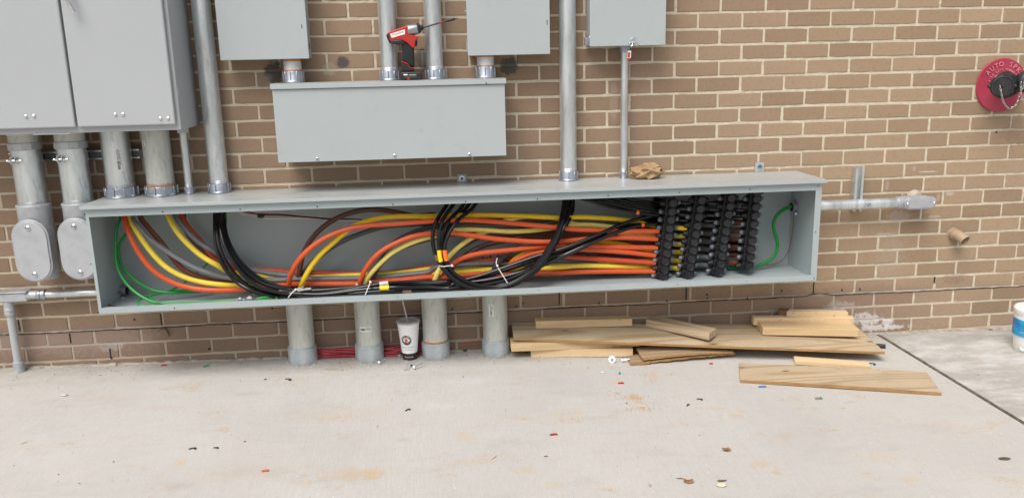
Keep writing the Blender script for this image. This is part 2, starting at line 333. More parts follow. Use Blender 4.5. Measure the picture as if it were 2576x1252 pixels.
# ------------------------------------------------------------------ brick wall
BW = .2032; CH = .34247 * BW; ZT = 1.51
off = [.5, 0] * 6                                        # head joints, course A..J
crow = {}
def course_off(k):
    if k <= 9: return .5 if k % 2 == 0 else 0.
    return {10: .5, 11: 0, 12: .5, 13: 0, 14: .5, 15: 0, 16: .5, 17: 0, 18: .5, 19: 0, 20: .5, 21: 0}.get(k, (k + 1) % 2 * .5)
def wall():
    vs = []; fs = []; mi = []; cols = []
    rnd = random.Random(3)
    def quadface(idx, c, m): fs.append(idx); cols.append(c); mi.append(m)
    for k in range(-30, 24):
        zt = ZT - k * CH; zb = zt - CH
        if zt < -.16: continue
        for j in range(-26, 27):
            u = j + course_off(k); x0 = u * BW; x1 = x0 + BW
            near = -4.1 < x0 < 2.3 and k > -4
            g = .0052; e = .0016 if near else 0
            a, c_ = x0 + g + rnd.uniform(-e, e), x1 - g + rnd.uniform(-e, e)
            lo, hi = zb + g + rnd.uniform(-e, e) * .7, zt - g + rnd.uniform(-e, e) * .7
            lo2, hi2 = lo + rnd.uniform(-e, e) * .5, hi + rnd.uniform(-e, e) * .5
            yf = rnd.uniform(-.0012, .0012); col = rnd.random()
            if near:
                nx = 6; top = []; bot = []
                for i in range(nx + 1):
                    t = i / nx; x = a + (c_ - a) * t; en = .0024 if i in (0, nx) else 0
                    top.append((x, hi + (hi2 - hi) * t + rnd.uniform(-.0006, .0006) - en * rnd.random()))
                    bot.append((x, lo + (lo2 - lo) * t + rnd.uniform(-.0006, .0006) + en * rnd.random()))
                b0 = len(vs); B = .0018
                ring = bot + top[::-1]; n = len(ring); cx = (a + c_) / 2; cz = (lo + hi) / 2
                for (x, z) in ring: vs.append((x, .02, z))
                for (x, z) in ring: vs.append((x, yf + B, z))
                for (x, z) in ring: vs.append((x + (B if x < cx else -B) * (1 if abs(abs(x - cx) - (c_ - a) / 2) < .004 else 0), yf, z + (B if z < cz else -B)))
                for i in range(n):
                    q = (i + 1) % n
                    quadface((b0 + i, b0 + q, b0 + n + q, b0 + n + i), col, 0); quadface((b0 + n + i, b0 + n + q, b0 + 2 * n + q, b0 + 2 * n + i), col, 0)
                quadface(tuple(b0 + 2 * n + i for i in range(n)), col, 0)
            else:
                b0 = len(vs)
                for y in (.02, yf):
                    for (x, z) in ((a, lo), (c_, lo), (c_, hi), (a, hi)): vs.append((x, y, z))
                for i in range(4): quadface((b0 + i, b0 + (i + 1) % 4, b0 + 4 + (i + 1) % 4, b0 + 4 + i), col, 0)
                quadface((b0 + 4, b0 + 5, b0 + 6, b0 + 7), col, 0)
    # mortar bed, a rough sheet just behind the brick faces
    zlo, zhi = -.16, ZT + 30 * CH; xl, xr = -26 * BW, 27 * BW
    x = xl; nx, nz = 500, 130; b0 = len(vs)
    for i in range(nz + 1):
        for j in range(nx + 1):
            X = xl + (xr - xl) * j / nx; Z = zlo + (1.75 - zlo) * i / nz
            vs.append((X, .0028 + .0022 * noise.noise((X * 45, Z * 45, 0)), Z))
    for i in range(nz):
        for j in range(nx):
            q = b0 + i * (nx + 1) + j; quadface((q, q + 1, q + nx + 2, q + nx + 1), .5, 1)
    b0 = len(vs)
    for q in ((xl, .003, 1.75), (xr, .003, 1.75), (xr, .003, zhi), (xl, .003, zhi)): vs.append(q)
    quadface((b0, b0 + 1, b0 + 2, b0 + 3), .5, 1)
    b0 = len(vs)
    for y in (.03, .25):
        for q in ((xl, zlo), (xr, zlo), (xr, zhi), (xl, zhi)): vs.append((q[0], y, q[1]))
    for f in ((0, 1, 2, 3), (4, 5, 6, 7), (0, 1, 5, 4), (1, 2, 6, 5), (2, 3, 7, 6), (3, 0, 4, 7)): quadface(tuple(b0 + i for i in f), .5, 1)
    me = bpy.data.meshes.new('brick_wall'); me.from_pydata(vs, [], fs)
    at = me.attributes.new('tone', 'FLOAT', 'FACE'); at.data.foreach_set('value', cols)
    def stains(nt, c, vec):
        """list of stains that stay on the wall: (x, z, rx, rz, colour, amount, ragged)"""
        L = []
        def blob(px, py, rx, rz, col, amt, rag=.5): p = onY(px, py, 0); L.append((p.x, p.z, rx, rz, col, amt, rag))
        blob(862, 157, .030, .024, (.065, .062, .060), .85, .6); blob(690, 183, .040, .050, (.055, .052, .05), .85, .7)
        blob(1282, 165, .045, .040, (.07, .065, .06), .85, .8); blob(1062, 150, .03, .05, (.12, .115, .11), .8, .6); blob(668, 196, .035, .018, (.22, .20, .18), .4, 1.1)
        blob(830, 175, .03, .03, (.40, .35, .28), .4, .8)
        blob(2180, 803, .07, .035, (.66, .64, .61), .7, 1.6); blob(2215, 824, .13, .014, (.66, .64, .61), .75, 1.5); blob(2115, 770, .07, .025, (.50, .46, .43), .5, 1.7); blob(2230, 812, .03, .025, (.7, .69, .67), .7, 1.2)
        blob(2230, 590, .05, .010, (.6, .57, .53), .35, 1.3)
        blob(2335, 432, .05, .004, (.60, .58, .57), .55, .7); blob(2300, 425, .008, .014, (.55, .52, .5), .3, .8); blob(2392, 487, .022, .009, (.58, .55, .53), .45, 1.2); blob(2360, 500, .010, .022, (.54, .51, .49), .3, 1.2)
        blob(2350, 545, .030, .008, (.55, .52, .5), .35, 1.2); blob(2232, 470, .009, .022, (.52, .49, .47), .3, 1.1); blob(2260, 545, .06, .03, (.52, .47, .44), .35, 1.)
        blob(2240, 650, .07, .12, (.40, .33, .28), .25, 1.1); blob(160, 860, .45, .06, (.34, .28, .25), .30, 1.2); blob(280, 872, .05, .02, (.46, .43, .41), .35, 1.4)
        blob(1545, 255, .02, .09, (.5, .42, .33), .2, .8); blob(2400, 700, .06, .03, (.18, .13, .10), .3, .8)
        blob(2576, 330, .10, .08, (.16, .11, .08), .35, .9)
        for (x0, z0, rx, rz, col, amt, rag) in L:
            sb = nt.nodes.new('ShaderNodeVectorMath'); sb.operation = 'SUBTRACT'; link(nt, vec, sb.inputs[0]); sb.inputs[1].default_value = (x0, 0, z0)
            mu = nt.nodes.new('ShaderNodeVectorMath'); mu.operation = 'MULTIPLY'; link(nt, sb.outputs[0], mu.inputs[0]); mu.inputs[1].default_value = (1 / rx, 0, 1 / rz)
            ln = nt.nodes.new('ShaderNodeVectorMath'); ln.operation = 'LENGTH'; link(nt, mu.outputs[0], ln.inputs[0])
            d = math_(nt, 'ADD', ln.outputs['Value'], math_(nt, 'MULTIPLY', math_(nt, 'SUBTRACT', NZ, .5), rag * 3))
            c = mix(nt, ramp(nt, d, .75, 1.1, amt, 0), c, col)
        return c
    for nm in ('brick', 'mortar'):
        m, nt, p = newmat(nm); vec = coords(nt, (1, 1, 1), True)
        NZ = noise_(nt, 34, 6, .75, vec)
        if nm == 'brick':
            at_ = nt.nodes.new('ShaderNodeAttribute'); at_.attribute_name = 'tone'
            c = mix(nt, at_.outputs['Fac'], (.300, .207, .131), (.405, .291, .190))
            c = mix(nt, ramp(nt, noise_(nt, 5, 5, .7, coords(nt, (1, 1, 5), True)), .4, .65, 0, .3), c, (.32, .242, .165))
            c = mix(nt, ramp(nt, noise_(nt, 60, 5, .8, vec), .52, .66, 0, .35), c, (.17, .115, .085))
            c = mix(nt, ramp(nt, noise_(nt, 40, 3, .7, coords(nt, (3, 3, .6), True)), .62, .72, 0, .35), c, (.42, .36, .30))
            c = mix(nt, ramp(nt, noise_(nt, 260, 2, .5, vec), .72, .76, 0, .7), c, (.55, .5, .44))
            # lower courses: shade under the trough painted in as darker brick, plus pale dust
            sp = nt.nodes.new('ShaderNodeSeparateXYZ'); link(nt, vec, sp.inputs[0])
            low = math_(nt, 'ADD', sp.outputs['Z'], math_(nt, 'MULTIPLY', NZ, .12))
            lm = math_(nt, 'MULTIPLY', ramp(nt, low, .26, .30, .55, 0), ramp(nt, sp.outputs['X'], .5, 1.0, 1, .25))
            c = mix(nt, lm, c, (.235, .158, .132))
            c = mix(nt, math_(nt, 'MULTIPLY', ramp(nt, low, .12, .22, 1, 0), ramp(nt, noise_(nt, 120, 3, .6, vec), .60, .68, 0, .55)), c, (.55, .5, .46))
            c = mix(nt, math_(nt, 'MULTIPLY', ramp(nt, sp.outputs['X'], -.9, .3, 1, 0), .45), c, (.19, .125, .09))  # bricks darkened towards the left, shade below the boxes painted in
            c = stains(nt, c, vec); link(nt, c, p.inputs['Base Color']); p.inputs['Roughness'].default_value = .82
            bump(nt, p, math_(nt, 'ADD', noise_(nt, 220, 4, .7, vec), noise_(nt, 30, 4, .6, vec)), .35, .0015)
        else:
            c = mix(nt, ramp(nt, NZ, .3, .7), (.58, .50, .375), (.75, .67, .53))
            c = mix(nt, ramp(nt, noise_(nt, 300, 3, .7, vec), .35, .6, .35, 0), c, (.30, .25, .18))
            sp = nt.nodes.new('ShaderNodeSeparateXYZ'); link(nt, vec, sp.inputs[0])
            low = math_(nt, 'ADD', sp.outputs['Z'], math_(nt, 'MULTIPLY', NZ, .1))
            c = mix(nt, math_(nt, 'MULTIPLY', ramp(nt, low, .24, .34, .7, 0), ramp(nt, sp.outputs['X'], .4, .9, 1, 0)), c, (.36, .295, .23))  # low mortar darkened too, painted shade under the trough
            c = mix(nt, math_(nt, 'MULTIPLY', ramp(nt, sp.outputs['X'], -1.5, .0, 1, 0), .4), c, (.42, .35, .26))  # mortar darkened leftwards in step with the painted shade on the bricks
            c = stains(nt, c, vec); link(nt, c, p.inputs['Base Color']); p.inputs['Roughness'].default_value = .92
            bump(nt, p, noise_(nt, 300, 4, .8, vec), .6, .002)
        p.inputs['Specular IOR Level'].default_value = .2; me.materials.append(m)
    me.polygons.foreach_set('material_index', mi)
    bm = bmesh.new(); bm.from_mesh(me); bmesh.ops.recalc_face_normals(bm, faces=bm.faces); bm.to_mesh(me); bm.free()
    o = bpy.data.objects.new('brick_wall', me); COL.objects.link(o); WLOC[o.name] = Vector((0, 0, 0))
    tag(o, 'brown brick wall in running bond with pale mortar behind all the electrical boxes', 'wall'); return o
WALL = wall()
# long crack, open weep joints, drilled holes: parts of the wall
def crack_part():
    b = MB(); z0 = ZT - 19 * CH; x = -4.2; P = []
    while x < 2.4:
        z = z0 + .004 * noise.noise((x * 3, 0, 5)) + .003 * noise.noise((x * 25, 0, 0)) - .004
        if .05 < x < .45: z += .012 * math.exp(-((x - .33) / .05) ** 2)
        th = max(.0003, .0011 + .0020 * noise.noise((x * 4, 7, 0)) + .0012 * noise.noise((x * 40, 3, 0)))
        if x < -2.9 or x > .2: th *= .75
        P.append((x, z, th)); x += .012
    for (a, c) in zip(P, P[1:]):
        b.add([(a[0], -.0022, a[1] - a[2]), (c[0], -.0022, c[1] - c[2]), (c[0], -.0022, c[1] + c[2]), (a[0], -.0022, a[1] + a[2]),
               (a[0], .004, a[1] - a[2]), (c[0], .004, c[1] - c[2]), (c[0], .004, c[1] + c[2]), (a[0], .004, a[1] + a[2])], [(0, 1, 2, 3), (0, 1, 5, 4), (3, 2, 6, 7)])
    b.build('crack', DARK, WALL, 0)
crack_part()
for (x, y, h) in [(634.7 / 1.5652, 803.5, .055), (47.2, 817.5, .045), (1406.6, 752, .058), (1726, 739, .058), (2046.5, 725, .06), (2351, 704, .030), (278, 889, .05), (176.5, 850, .045)]:
    p = onY(x, y, 0); b = MB(); hw = .0026 * random.uniform(.6, 1.1)
    b.prism([(p.x - hw, -.0018, p.z - h / 2), (p.x + hw, -.0018, p.z - h / 2), (p.x + hw * 1.2, -.0018, p.z + h / 2), (p.x - hw, -.0018, p.z + h / 2)], (0, .006, 0)).build('open_joint', DARK, WALL, 0)
for (x, y) in [(526, 877 - 0), (1779, 750), (1677, 757), (1407 + 100, 762), (1408 - 110, 770), (1880, 750), (1966, 731), (2118, 729), (2163, 727), (1138, 777), (685, 775), (1316, 762), (2506, 333), (1270, 775), (338, 803), (527, 876), (1778, 741)]:
    p = onY(x, y, 0); b = MB(); b.lathe([(.0042, 0), (.0042, .002)], (p.x, -.0005, p.z), (0, -1, 0), 10); b.build('drilled_hole', DARK, WALL, 0)

# ------------------------------------------------------------------ text
def text_mesh(s, size, extr=0.0):
    c = bpy.data.curves.new('t', 'FONT'); c.body = s; c.size = size; c.extrude = extr; c.align_x = 'CENTER'; c.align_y = 'CENTER'; c.resolution_u = 3
    o = bpy.data.objects.new('t', c); COL.objects.link(o); bpy.context.view_layer.update()
    me = o.evaluated_get(bpy.context.evaluated_depsgraph_get()).to_mesh()
    vs = [v.co.copy() for v in me.vertices]; fs = [tuple(p.vertices) for p in me.polygons]
    o.to_mesh_clear(); bpy.data.objects.remove(o); bpy.data.curves.remove(c)
    return vs, fs

# ------------------------------------------------------------------ conduits, hubs, fittings
def ribhub(parent, x, y, z, r, h, up=1, name='hub'):     # scalloped zinc hub, base at z
    b = MB(); b.lathe([(r * 1.22, 0), (r * 1.22, h * .08), (r * 1.17, h * .14), (r * 1.12, h * .2), (r * 1.12, h * .95), (r * 1.09, h), (r * .98, h)], (x, y, z), (0, 0, up), 32)
    for k in range(10):
        t = 2 * PI * k / 10 + .2; c, s_ = math.cos(t), math.sin(t); w_ = r * .05
        o = Vector((x + c * r * 1.08 - s_ * -w_, y + s_ * r * 1.08 + c * -w_, z if up > 0 else z - h))
        b.obox((o.x, o.y, o.z + (h * .1 if up > 0 else 0)), (c * r * .13, s_ * r * .13, 0), (-s_ * 2 * w_, c * 2 * w_, 0), (0, 0, h * .88))
    for i in range(3): pass
    return b.build(name, ZINC, parent, 40, .0012, 1)
def threads(parent, x, y, z, r, n=4, p=.0035):
    prof = []
    for i in range(n): prof += [(r * 1.0, i * p), (r * 1.035, i * p + p * .5)]
    prof.append((r, n * p)); MB().lathe(prof, (x, y, z), (0, 0, 1), 28).build('thread', GALV, parent)
def sticker(parent, x, y, r, zc, wd, ht, ang, rot90=False, torn=False, textz=None):
    """paper sticker wrapped on a vertical pipe; ang = direction it faces (0 = camera side)"""
    b = MB(); n = 8; vs = []; fs = []; R = r + .0006
    def P(u, v, R=R):
        t = ang + u / r; return (x + math.sin(t) * R, y - math.cos(t) * R, zc + v)
    for i in range(n + 1):
        u = (i / n - .5) * wd; a = random.uniform(-.004, .004) if torn else 0; c = random.uniform(-.004, .004) if torn else 0
        vs += [P(u, -ht / 2 + a), P(u, ht / 2 + c)]
    for i in range(n): fs.append((2 * i, 2 * i + 2, 2 * i + 3, 2 * i + 1))
    st = b.add(vs, fs).build('sticker', LABEL, parent)
    b = MB(); rr = R + .0005
    L, H = (ht, wd) if rot90 else (wd, ht)
    def Q(a, c):
        return P(c, a, rr) if rot90 else P(a, c, rr)
    a = -L * .42; k = 0
    while a < -L * .05:                                   # bar code
        w_ = random.choice((.0008, .0014, .002)); b.add([Q(a, -H * .25), Q(a + w_, -H * .25), Q(a + w_, H * .2), Q(a, H * .2)], [(0, 1, 2, 3)]); a += w_ + random.choice((.0008, .0014))
    for row in range(3):
        c = H * (.22 - row * .2); a = L * .0
        while a < L * .42:
            w_ = random.uniform(.002, .005); b.add([Q(a, c), Q(a + w_, c), Q(a + w_, c + H * .08), Q(a, c + H * .08)], [(0, 1, 2, 3)]); a += w_ + .0012
    if textz:
        tv, tf = text_mesh(textz, H * .36); b.add([Q(v.x * (1 if not rot90 else 1), v.y + H * .33) for v in tv], tf)
    b.build('print', INK, st, 0)
    return st

def vpipe(name, label, px, py, d, r, z0, z1, mt=GALV, group=None, hub=True, hubh=.04, thr=True, x=None):
    x = onY(px, py, d).x if x is None else x
    t = thing(name, label, 'conduit', (x, -d, z0), group)
    MB().lathe([(r, 0), (r, z1 - z0)], (x, -d, z0), (0, 0, 1), 32).build('pipe', mt, t)
    if hub: ribhub(t, x, -d, z0 + .0005, r, hubh)
    if thr: threads(t, x, -d, z0 + hubh, r)
    return t, x
R4 = .0572; R25 = .0365
# -- four conduits rising from the slab into the wireway
gb = 'conduits rising from the slab under the long trough'
labs = ['leftmost weathered conduit rising from the slab under the open trough', 'weathered conduit with a square barcode sticker left of the paper cup', 'weathered conduit with an orange ring right of the paper cup', 'weathered conduit with a torn sticker beside the lumber pile']
for i, (px, py) in enumerate([(756, 820), (925, 812), (1093, 800), (1245, 790)]):
    x = onY(px, py, .062).x; g = G(x)
    t = thing('steel_conduit', labs[i], 'conduit', (x, -.062, g), gb)
    MB().lathe([(R4, 0), (R4, .345 - g)], (x, -.062, g), (0, 0, 1), 36).build('pipe', GALVD, t)
    h = .085
    MB().lathe([(R4 * 1.13, 0), (R4 * 1.13, h - .006), (R4 * 1.10, h), (R4 * 1.0, h + .001)], (x, -.062, g - .01), (0, 0, 1), 36).build('coupling', COUP, t)
    if i == 2: MB().lathe([(R4 * 1.045, 0), (R4 * 1.05, .003), (R4 * 1.01, .005)], (x, -.062, g + h - .008), (0, 0, 1), 36).build('sealant_ring', RUST, t)
    b = MB()                                             # crumbs of grout round the foot
    for k in range(60):
        a = random.uniform(PI, 2 * PI); q = R4 * 1.13 + abs(random.gauss(0, .006)); s_ = random.uniform(.002, .006)
        b.ball((x + math.cos(a) * q, -.062 + math.sin(a) * q, g + s_ * .2), s_, 6, (1, 1, random.uniform(.4, .9)))
    b.build('grout_crumbs', mat('grout', (.38, .35, .31), .9, 0, .3, 60), t, 0)
    if i == 1: sticker(t, x, -.062, R4, .165, .055, .024, -.1)
    if i == 3: sticker(t, x, -.062, R4, .225, .022, .055, -.35, True, True)
# -- two short 4 in conduits between cabinet and wireway
t, x = vpipe('steel_conduit', 'short fat conduit with a tall torn sticker between cabinet and trough', 298, 420, .068, R4, .796, 1.08, GALV, None)
sticker(t, x, -.068, R4, .955, .022, .095, .42, True, True, 'CONT 4 X 12')
t, x = vpipe('steel_conduit', 'short fat pale conduit with orange sealant ring between cabinet and trough', 400, 420, .068, R4 * .98, .796, 1.08, GALVD, None)
sticker(t, x, -.068, R4, 1.02, .016, .024, -.65, True)
MB().lathe([(R4 * 1.03, 0), (R4 * 1.05, .003), (R4 * 1.0, .007)], (x, -.068, .836), (0, 0, 1), 36).build('sealant_ring', RUST, t)
MB().lathe([(R4 * 1.03, 0), (R4 * 1.03, .005)], (x, -.068, 1.0745), (0, 0, 1), 36).build('sealant_ring', RUST, t)
t, x = vpipe('steel_conduit', 'thin conduit with hex nut dropping from the big cabinet to the trough', 470, 420, .06, .0168, .796, 1.08, GALV, None, True, .028)
MB().lathe([(.0255, 0), (.0255, .02)], (x, -.06, 1.055), (0, 0, 1), 6).build('hex_nut', CAST, t)
# -- tall conduits
t, x = vpipe('steel_conduit', 'tall shiny conduit standing on the trough right beside the big cabinet', 540, 350, .05, .0395, .796, 2.2, GALV)
t, x = vpipe('steel_conduit', 'tall conduit standing on the trough left of the small switch box', 1429, 300, .05, R25, .796, 2.2, GALV)
t, x = vpipe('steel_conduit', 'thin conduit from the trough up to the small switch box with red tag', 1570.5, 250, .045, .0162, .796, 1.372, GALV, None, True, .028)
MB().lathe([(.024, 0), (.024, .022)], (x, -.045, 1.345), (0, 0, 1), 12).build('locknut', ZINC, t)
MB().lathe([(.036, 0), (.036, .006)], (x, -.045, 1.366), (0, 0, 1), 20).build('flange', ZINC, t)
t, x = vpipe('steel_conduit', 'left one of two conduits standing on the middle box, behind the drill', 976, 100, .06, R25, 1.251, 2.2, GALV, 'conduits on the middle box')
t, x = vpipe('steel_conduit', 'right one of two conduits standing on the middle box, right of the drill', 1090.5, 100, .06, R25, 1.251, 2.2, GALV, 'conduits on the middle box')
for (px, lab) in ((737, 'short nipple with orange rings joining left panel box to middle box'), (1222, 'short nipple with orange rings joining right panel box to middle box')):
    t, x = vpipe('conduit_nipple', lab, px, 180, .062, R25, 1.251, 1.346, mat('white_primed_nipple', (.56, .56, .56), .5, .2, .1, 20), 'conduit nipples', True, .048, False)
    for z in (1.299, 1.3385): MB().lathe([(R25 * 1.03, 0), (R25 * 1.05, .003), (R25, .006)], (x, -.062, z), (0, 0, 1), 30).build('sealant_ring', RUST, t)

# -- two fat conduits with cast elbow bodies at far left
def stadium(cx, cz, w_, h, n=14):
    r = w_ / 2; P = []
    for k in range(n + 1): a = PI * k / n; P.append((cx + r * math.cos(a), cz + h / 2 - r + r * math.sin(a)))
    for k in range(n + 1): a = PI + PI * k / n; P.append((cx + r * math.cos(a), cz - h / 2 + r + r * math.sin(a)))
    return P
def lb(px, py, px2, labp, labb, d=.10):
    x = onY(px, py, d).x
    t = thing('steel_conduit', labp, 'conduit', (x, -d, .78), 'fat conduits with cast elbows left of the trough')
    MB().lathe([(R4, 0), (R4, .29)], (x, -d, .78), (0, 0, 1), 36).build('pipe', GALV, t)
    threads(t, x, -d, .782, R4)
    nb = MB(); nb.lathe([(R4 * 1.13, 0), (R4 * 1.13, .03)], (x, -d, 1.008), (0, 0, 1), 12); nb.build('octagonal_nut', CAST, t, 30, .002)
    nb = MB(); nb.lathe([(R4 * 1.02, 0), (R4 * 1.02, .03), (R4 * 1.1, .032), (R4 * 1.12, .038)], (x, -d, 1.038), (0, 0, 1), 30); nb.build('locknut', GALVD, t)
    cl = MB(); cl.lathe([(R4 * 1.035, 0), (R4 * 1.035, .03)], (x, -d, .955), (0, 0, 1), 36); c_ = cl.build('strap', GALV, t)
    for s_ in (-1, 1): MB().box(x - .018 + s_ * .009 - .0015, x - .018 + s_ * .009 + .0015, -d - R4 - .022, -d - R4 + .004, .956, .984).build('strap_ear', STEEL, c_, 0, .001)
    MB().cyl((x - .045, -d - R4 - .012, .970), (x + .012, -d - R4 - .012, .970), .005, 8).build('bolt', STEEL, c_)
    MB().lathe([(.0085, 0), (.0085, .008)], (x - .036, -d - R4 - .012, .970), (1, 0, 0), 6).build('nut', STEEL, c_, 0)
    MB().lathe([(.0085, 0), (.0085, .008)], (x - .006, -d - R4 - .012, .970), (1, 0, 0), 6).build('nut', STEEL, c_, 0)
    # cast body
    t2 = thing('elbow_fitting', labb, 'conduit fitting', (x, -d, .47), 'cast conduit bodies left of the trough')
    b = MB(); b.lathe([(R4 * 1.12, 0), (R4 * 1.14, .01), (R4 * 1.14, .30), (R4 * 1.2, .315), (R4 * 1.16, .32), (R4 * 1.0, .322)], (x, -d, .462), (0, 0, 1), 40)
    cx = x + .004; cz = .595; w_ = .134; h = .252
    b.prism([(p[0], -d - .005, p[1]) for p in stadium(cx, cz, w_, h)], (0, -.068, 0)); b.build('body', CAST, t2, 50, .004)
    MB().prism([(p[0], -d - .0735, p[1]) for p in stadium(cx, cz, w_ + .014, h + .014)], (0, -.007, 0)).build('rim', CAST, t2, 50, .0025)
    cv = MB().prism([(p[0], -d - .081, p[1]) for p in stadium(cx, cz, w_, h)], (0, -.005, 0)).build('cover', mat('cover_plate', (.47, .48, .50), .5, .4, .12, 14, .1, 120, dirt=(.4, .4, .4), dirt_amt=.6, dscale=14), t2, 50, .002)
    for s_ in (-1, 1):
        sc = MB().lathe([(.0105, 0), (.0105, .003), (.007, .006)], (cx, -d - .0862, cz + s_ * (h / 2 - .028)), (0, -1, 0), 16).build('screw', STEEL, cv)
        MB().obox((cx - .009, -d - .0928, cz + s_ * (h / 2 - .028) + .002), (.017, 0, -.006), (0, .001, 0), (.001, 0, .0025)).build('slot', DARK, sc, 0)
    return x
lb(75, 450, 0, 'leftmost fat conduit under the big cabinet, with a strap clamp', 'leftmost cast elbow body with oval screwed cover beside the trough')
lb(190, 450, 0, 'second fat conduit under the big cabinet with a strap clamp', 'cast elbow body with oval cover partly hidden by the trough end')
# strut rails behind those pipes
t = thing('strut_channel', 'horizontal steel strut behind the fat conduits under the big cabinet', 'strut', (-3.0, -.02, .95))
for z in (.955, .988): MB().cyl((-3.27, -.036, z), (-2.74, -.036, z), .0055, 8).build('rail', STEEL, t)
MB().box(-3.24, -2.72, -.030, -.001, .955, .990).build('channel', mat('dark_strut', (.12, .12, .125), .5, .5), t, 0)

# -- thin grounded pipe with angle fitting at the far left, bottom
t = thing('steel_conduit', 'thin grey conduit rising from the slab at far left, turning to the trough', 'conduit', (-3.38, -.06, .03))
xv = onY(36, 850, .05).x; zv = .47
pz = onY(170, 738, .05); zc = pz.z
MB().lathe([(.0168, 0), (.0168, zc - .03 - G(xv))], (xv, -.05, G(xv)), (0, 0, 1), 24).build('pipe', mat('grey_painted_pipe', (.44, .46, .47), .5, .2, .08, 20), t)
MB().lathe([(.0225, 0), (.0225, .05), (.0195, .052)], (xv, -.05, G(xv) - .005), (0, 0, 1), 24).build('coupling', COUP, t)
z_a = onY(20, 783, .05).z; MB().lathe([(.0215, -.017), (.0225, -.012), (.0225, -.002), (.020, 0), (.0225, .003), (.0225, .015), (.021, .018)], (xv, -.05, z_a), (0, 0, 1), 24).build('compression_nut', CAST, t)
b = MB(); b.lathe([(.021, 0), (.021, zc - .02 - z_a - .018)], (xv, -.05, z_a + .018), (0, 0, 1), 24); b.build('neck', CAST, t)
xe = onY(80, 740, .05).x
b = MB(); b.box(xv - .03, xe - .012, -.074, -.022, zc - .024, zc + .018); b.build('fitting_body', CAST, t, 40, .008, 3)
b = MB(); b.box(xv - .034, xe - .008, -.080, -.018, zc + .0185, zc + .0235); b.build('fitting_cover', CAST, t, 40, .002, 2)
b = MB(); b.lathe([(.023, 0), (.019, .02), (.019, .045)], (xe - .02, -.05, zc), (1, 0, 0), 20); b.build('outlet', CAST, t)
b = MB(); b.lathe([(.0215, 0), (.0235, .003), (.0235, .014), (.0205, .016), (.0235, .019), (.0235, .033), (.021, .036)], (xe + .024, -.05, zc), (1, 0, 0), 20); b.build('compression_nut', ZINC, t)
MB().cyl((xe + .055, -.05, zc), (-2.875, -.05, zc), .0165, 24).build('side_pipe', GALV, t)
# -- right: conduit out of the trough end with an LL body
t = thing('steel_conduit', 'shiny horizontal conduit running right from the trough end to a cast fitting', 'conduit', (.4, -.06, .6))
zr = onY(2160, 514, .06).z; x1 = onY(2258, 510, .06).x
MB().cyl((.166, -.06, zr), (x1, -.06, zr), .0245, 28).build('pipe', GALV, t)
xs = onY(2172, 512, .06).x
cl = MB().cyl((xs - .012, -.06, zr), (xs + .012, -.06, zr), .0258, 28).build('strap', GALV, t)
MB().cyl((xs + .002, -.086, zr - .002), (xs + .026, -.084, zr + .002), .0045, 8).build('bolt', STEEL, cl)
for dz in (-.008, .006): MB().obox((xs - .006, -.094, zr + dz), (.03, 0, .001), (0, .02, 0), (0, 0, .002)).build('strap_ear', STEEL, cl, 0)
t2 = thing('elbow_fitting', 'cast fitting with oval cover at the end of the right horizontal conduit', 'conduit fitting', (x1 + .08, -.06, zr))
xa = onY(2276, 510, .095).x; xb = onY(2355, 512, .095).x; zk = onY(2315, 511, .095).z
b = MB(); b.lathe([(.029, -.02), (.0295, 0), (.0295, .05)], (x1 + .01, -.06, zr), (1, 0, 0), 26)
def hstad(cx, cz, w_, h): return [(cx + q[1] - 0, cz + q[0]) for q in stadium(0, 0, h, w_)]
b.prism([(p[0], -.035, p[1]) for p in hstad((xa + xb) / 2, zk, xb - xa - .006, .054)], (0, -.055, 0)); b.build('body', CAST, t2, 50, .003)
cxm = (xa + xb) / 2
MB().prism([(p[0], -.0905, p[1]) for p in hstad(cxm, zk, xb - xa + .002, .060)], (0, -.005, 0)).build('rim', CAST, t2, 50, .002)
cv = MB().prism([(p[0], -.096, p[1]) for p in hstad(cxm, zk, xb - xa - .012, .048)], (0, -.004, 0)).build('cover', CAST, t2, 50, .0015)
for s_ in (-1, 1): MB().lathe([(.0055, 0), (.0055, .002), (.003, .004)], (cxm + s_ * (xb - xa) * .42, -.1002, zk), (0, -1, 0), 12).build('screw', STEEL, cv)
b = MB(); b.lathe([(.036, 0), (.038, .004), (.030, .022), (.024, .035)], (onY(2304, 498, .02).x, -.001, onY(2304, 498, .02).z), (0, -1, 0), 28); b.build('wall_sleeve', TAN if False else mat('putty_sleeve', (.42, .37, .30), .7, 0, .15, 30), t2)
t = thing('strut_channel', 'short upright steel strut behind the right horizontal conduit', 'strut', (onY(2159, 460, .03).x, -.03, .55))
xs_ = onY(2159, 460, .03).x; zt = onY(2159, 422, .03).z; zb = onY(2159, 530, .03).z
b = MB(); b.box(xs_ - .0205, xs_ - .018, -.041, -.001, zb, zt); b.box(xs_ + .018, xs_ + .0205, -.041, -.001, zb, zt); b.box(xs_ - .018, xs_ + .018, -.004, -.001, zb, zt)
b.box(xs_ - .018, xs_ - .009, -.041, -.0385, zb, zt); b.box(xs_ + .009, xs_ + .018, -.041, -.0385, zb, zt); b.build('channel', GALV, t, 0)
MB().lathe([(.008, 0), (.008, .004)], (xs_, -.0045, zt - .05), (0, -1, 0), 12).build('anchor_bolt', STEEL, t)

# ------------------------------------------------------------------ boxes on the wall
def plate_screw(parent, x, y, z, r=.006, nm='screw'):
    return MB().lathe([(r, 0), (r, .002), (r * .6, .0045)], (x, y, z), (0, -1, 0), 14).build(nm, STEEL, parent)
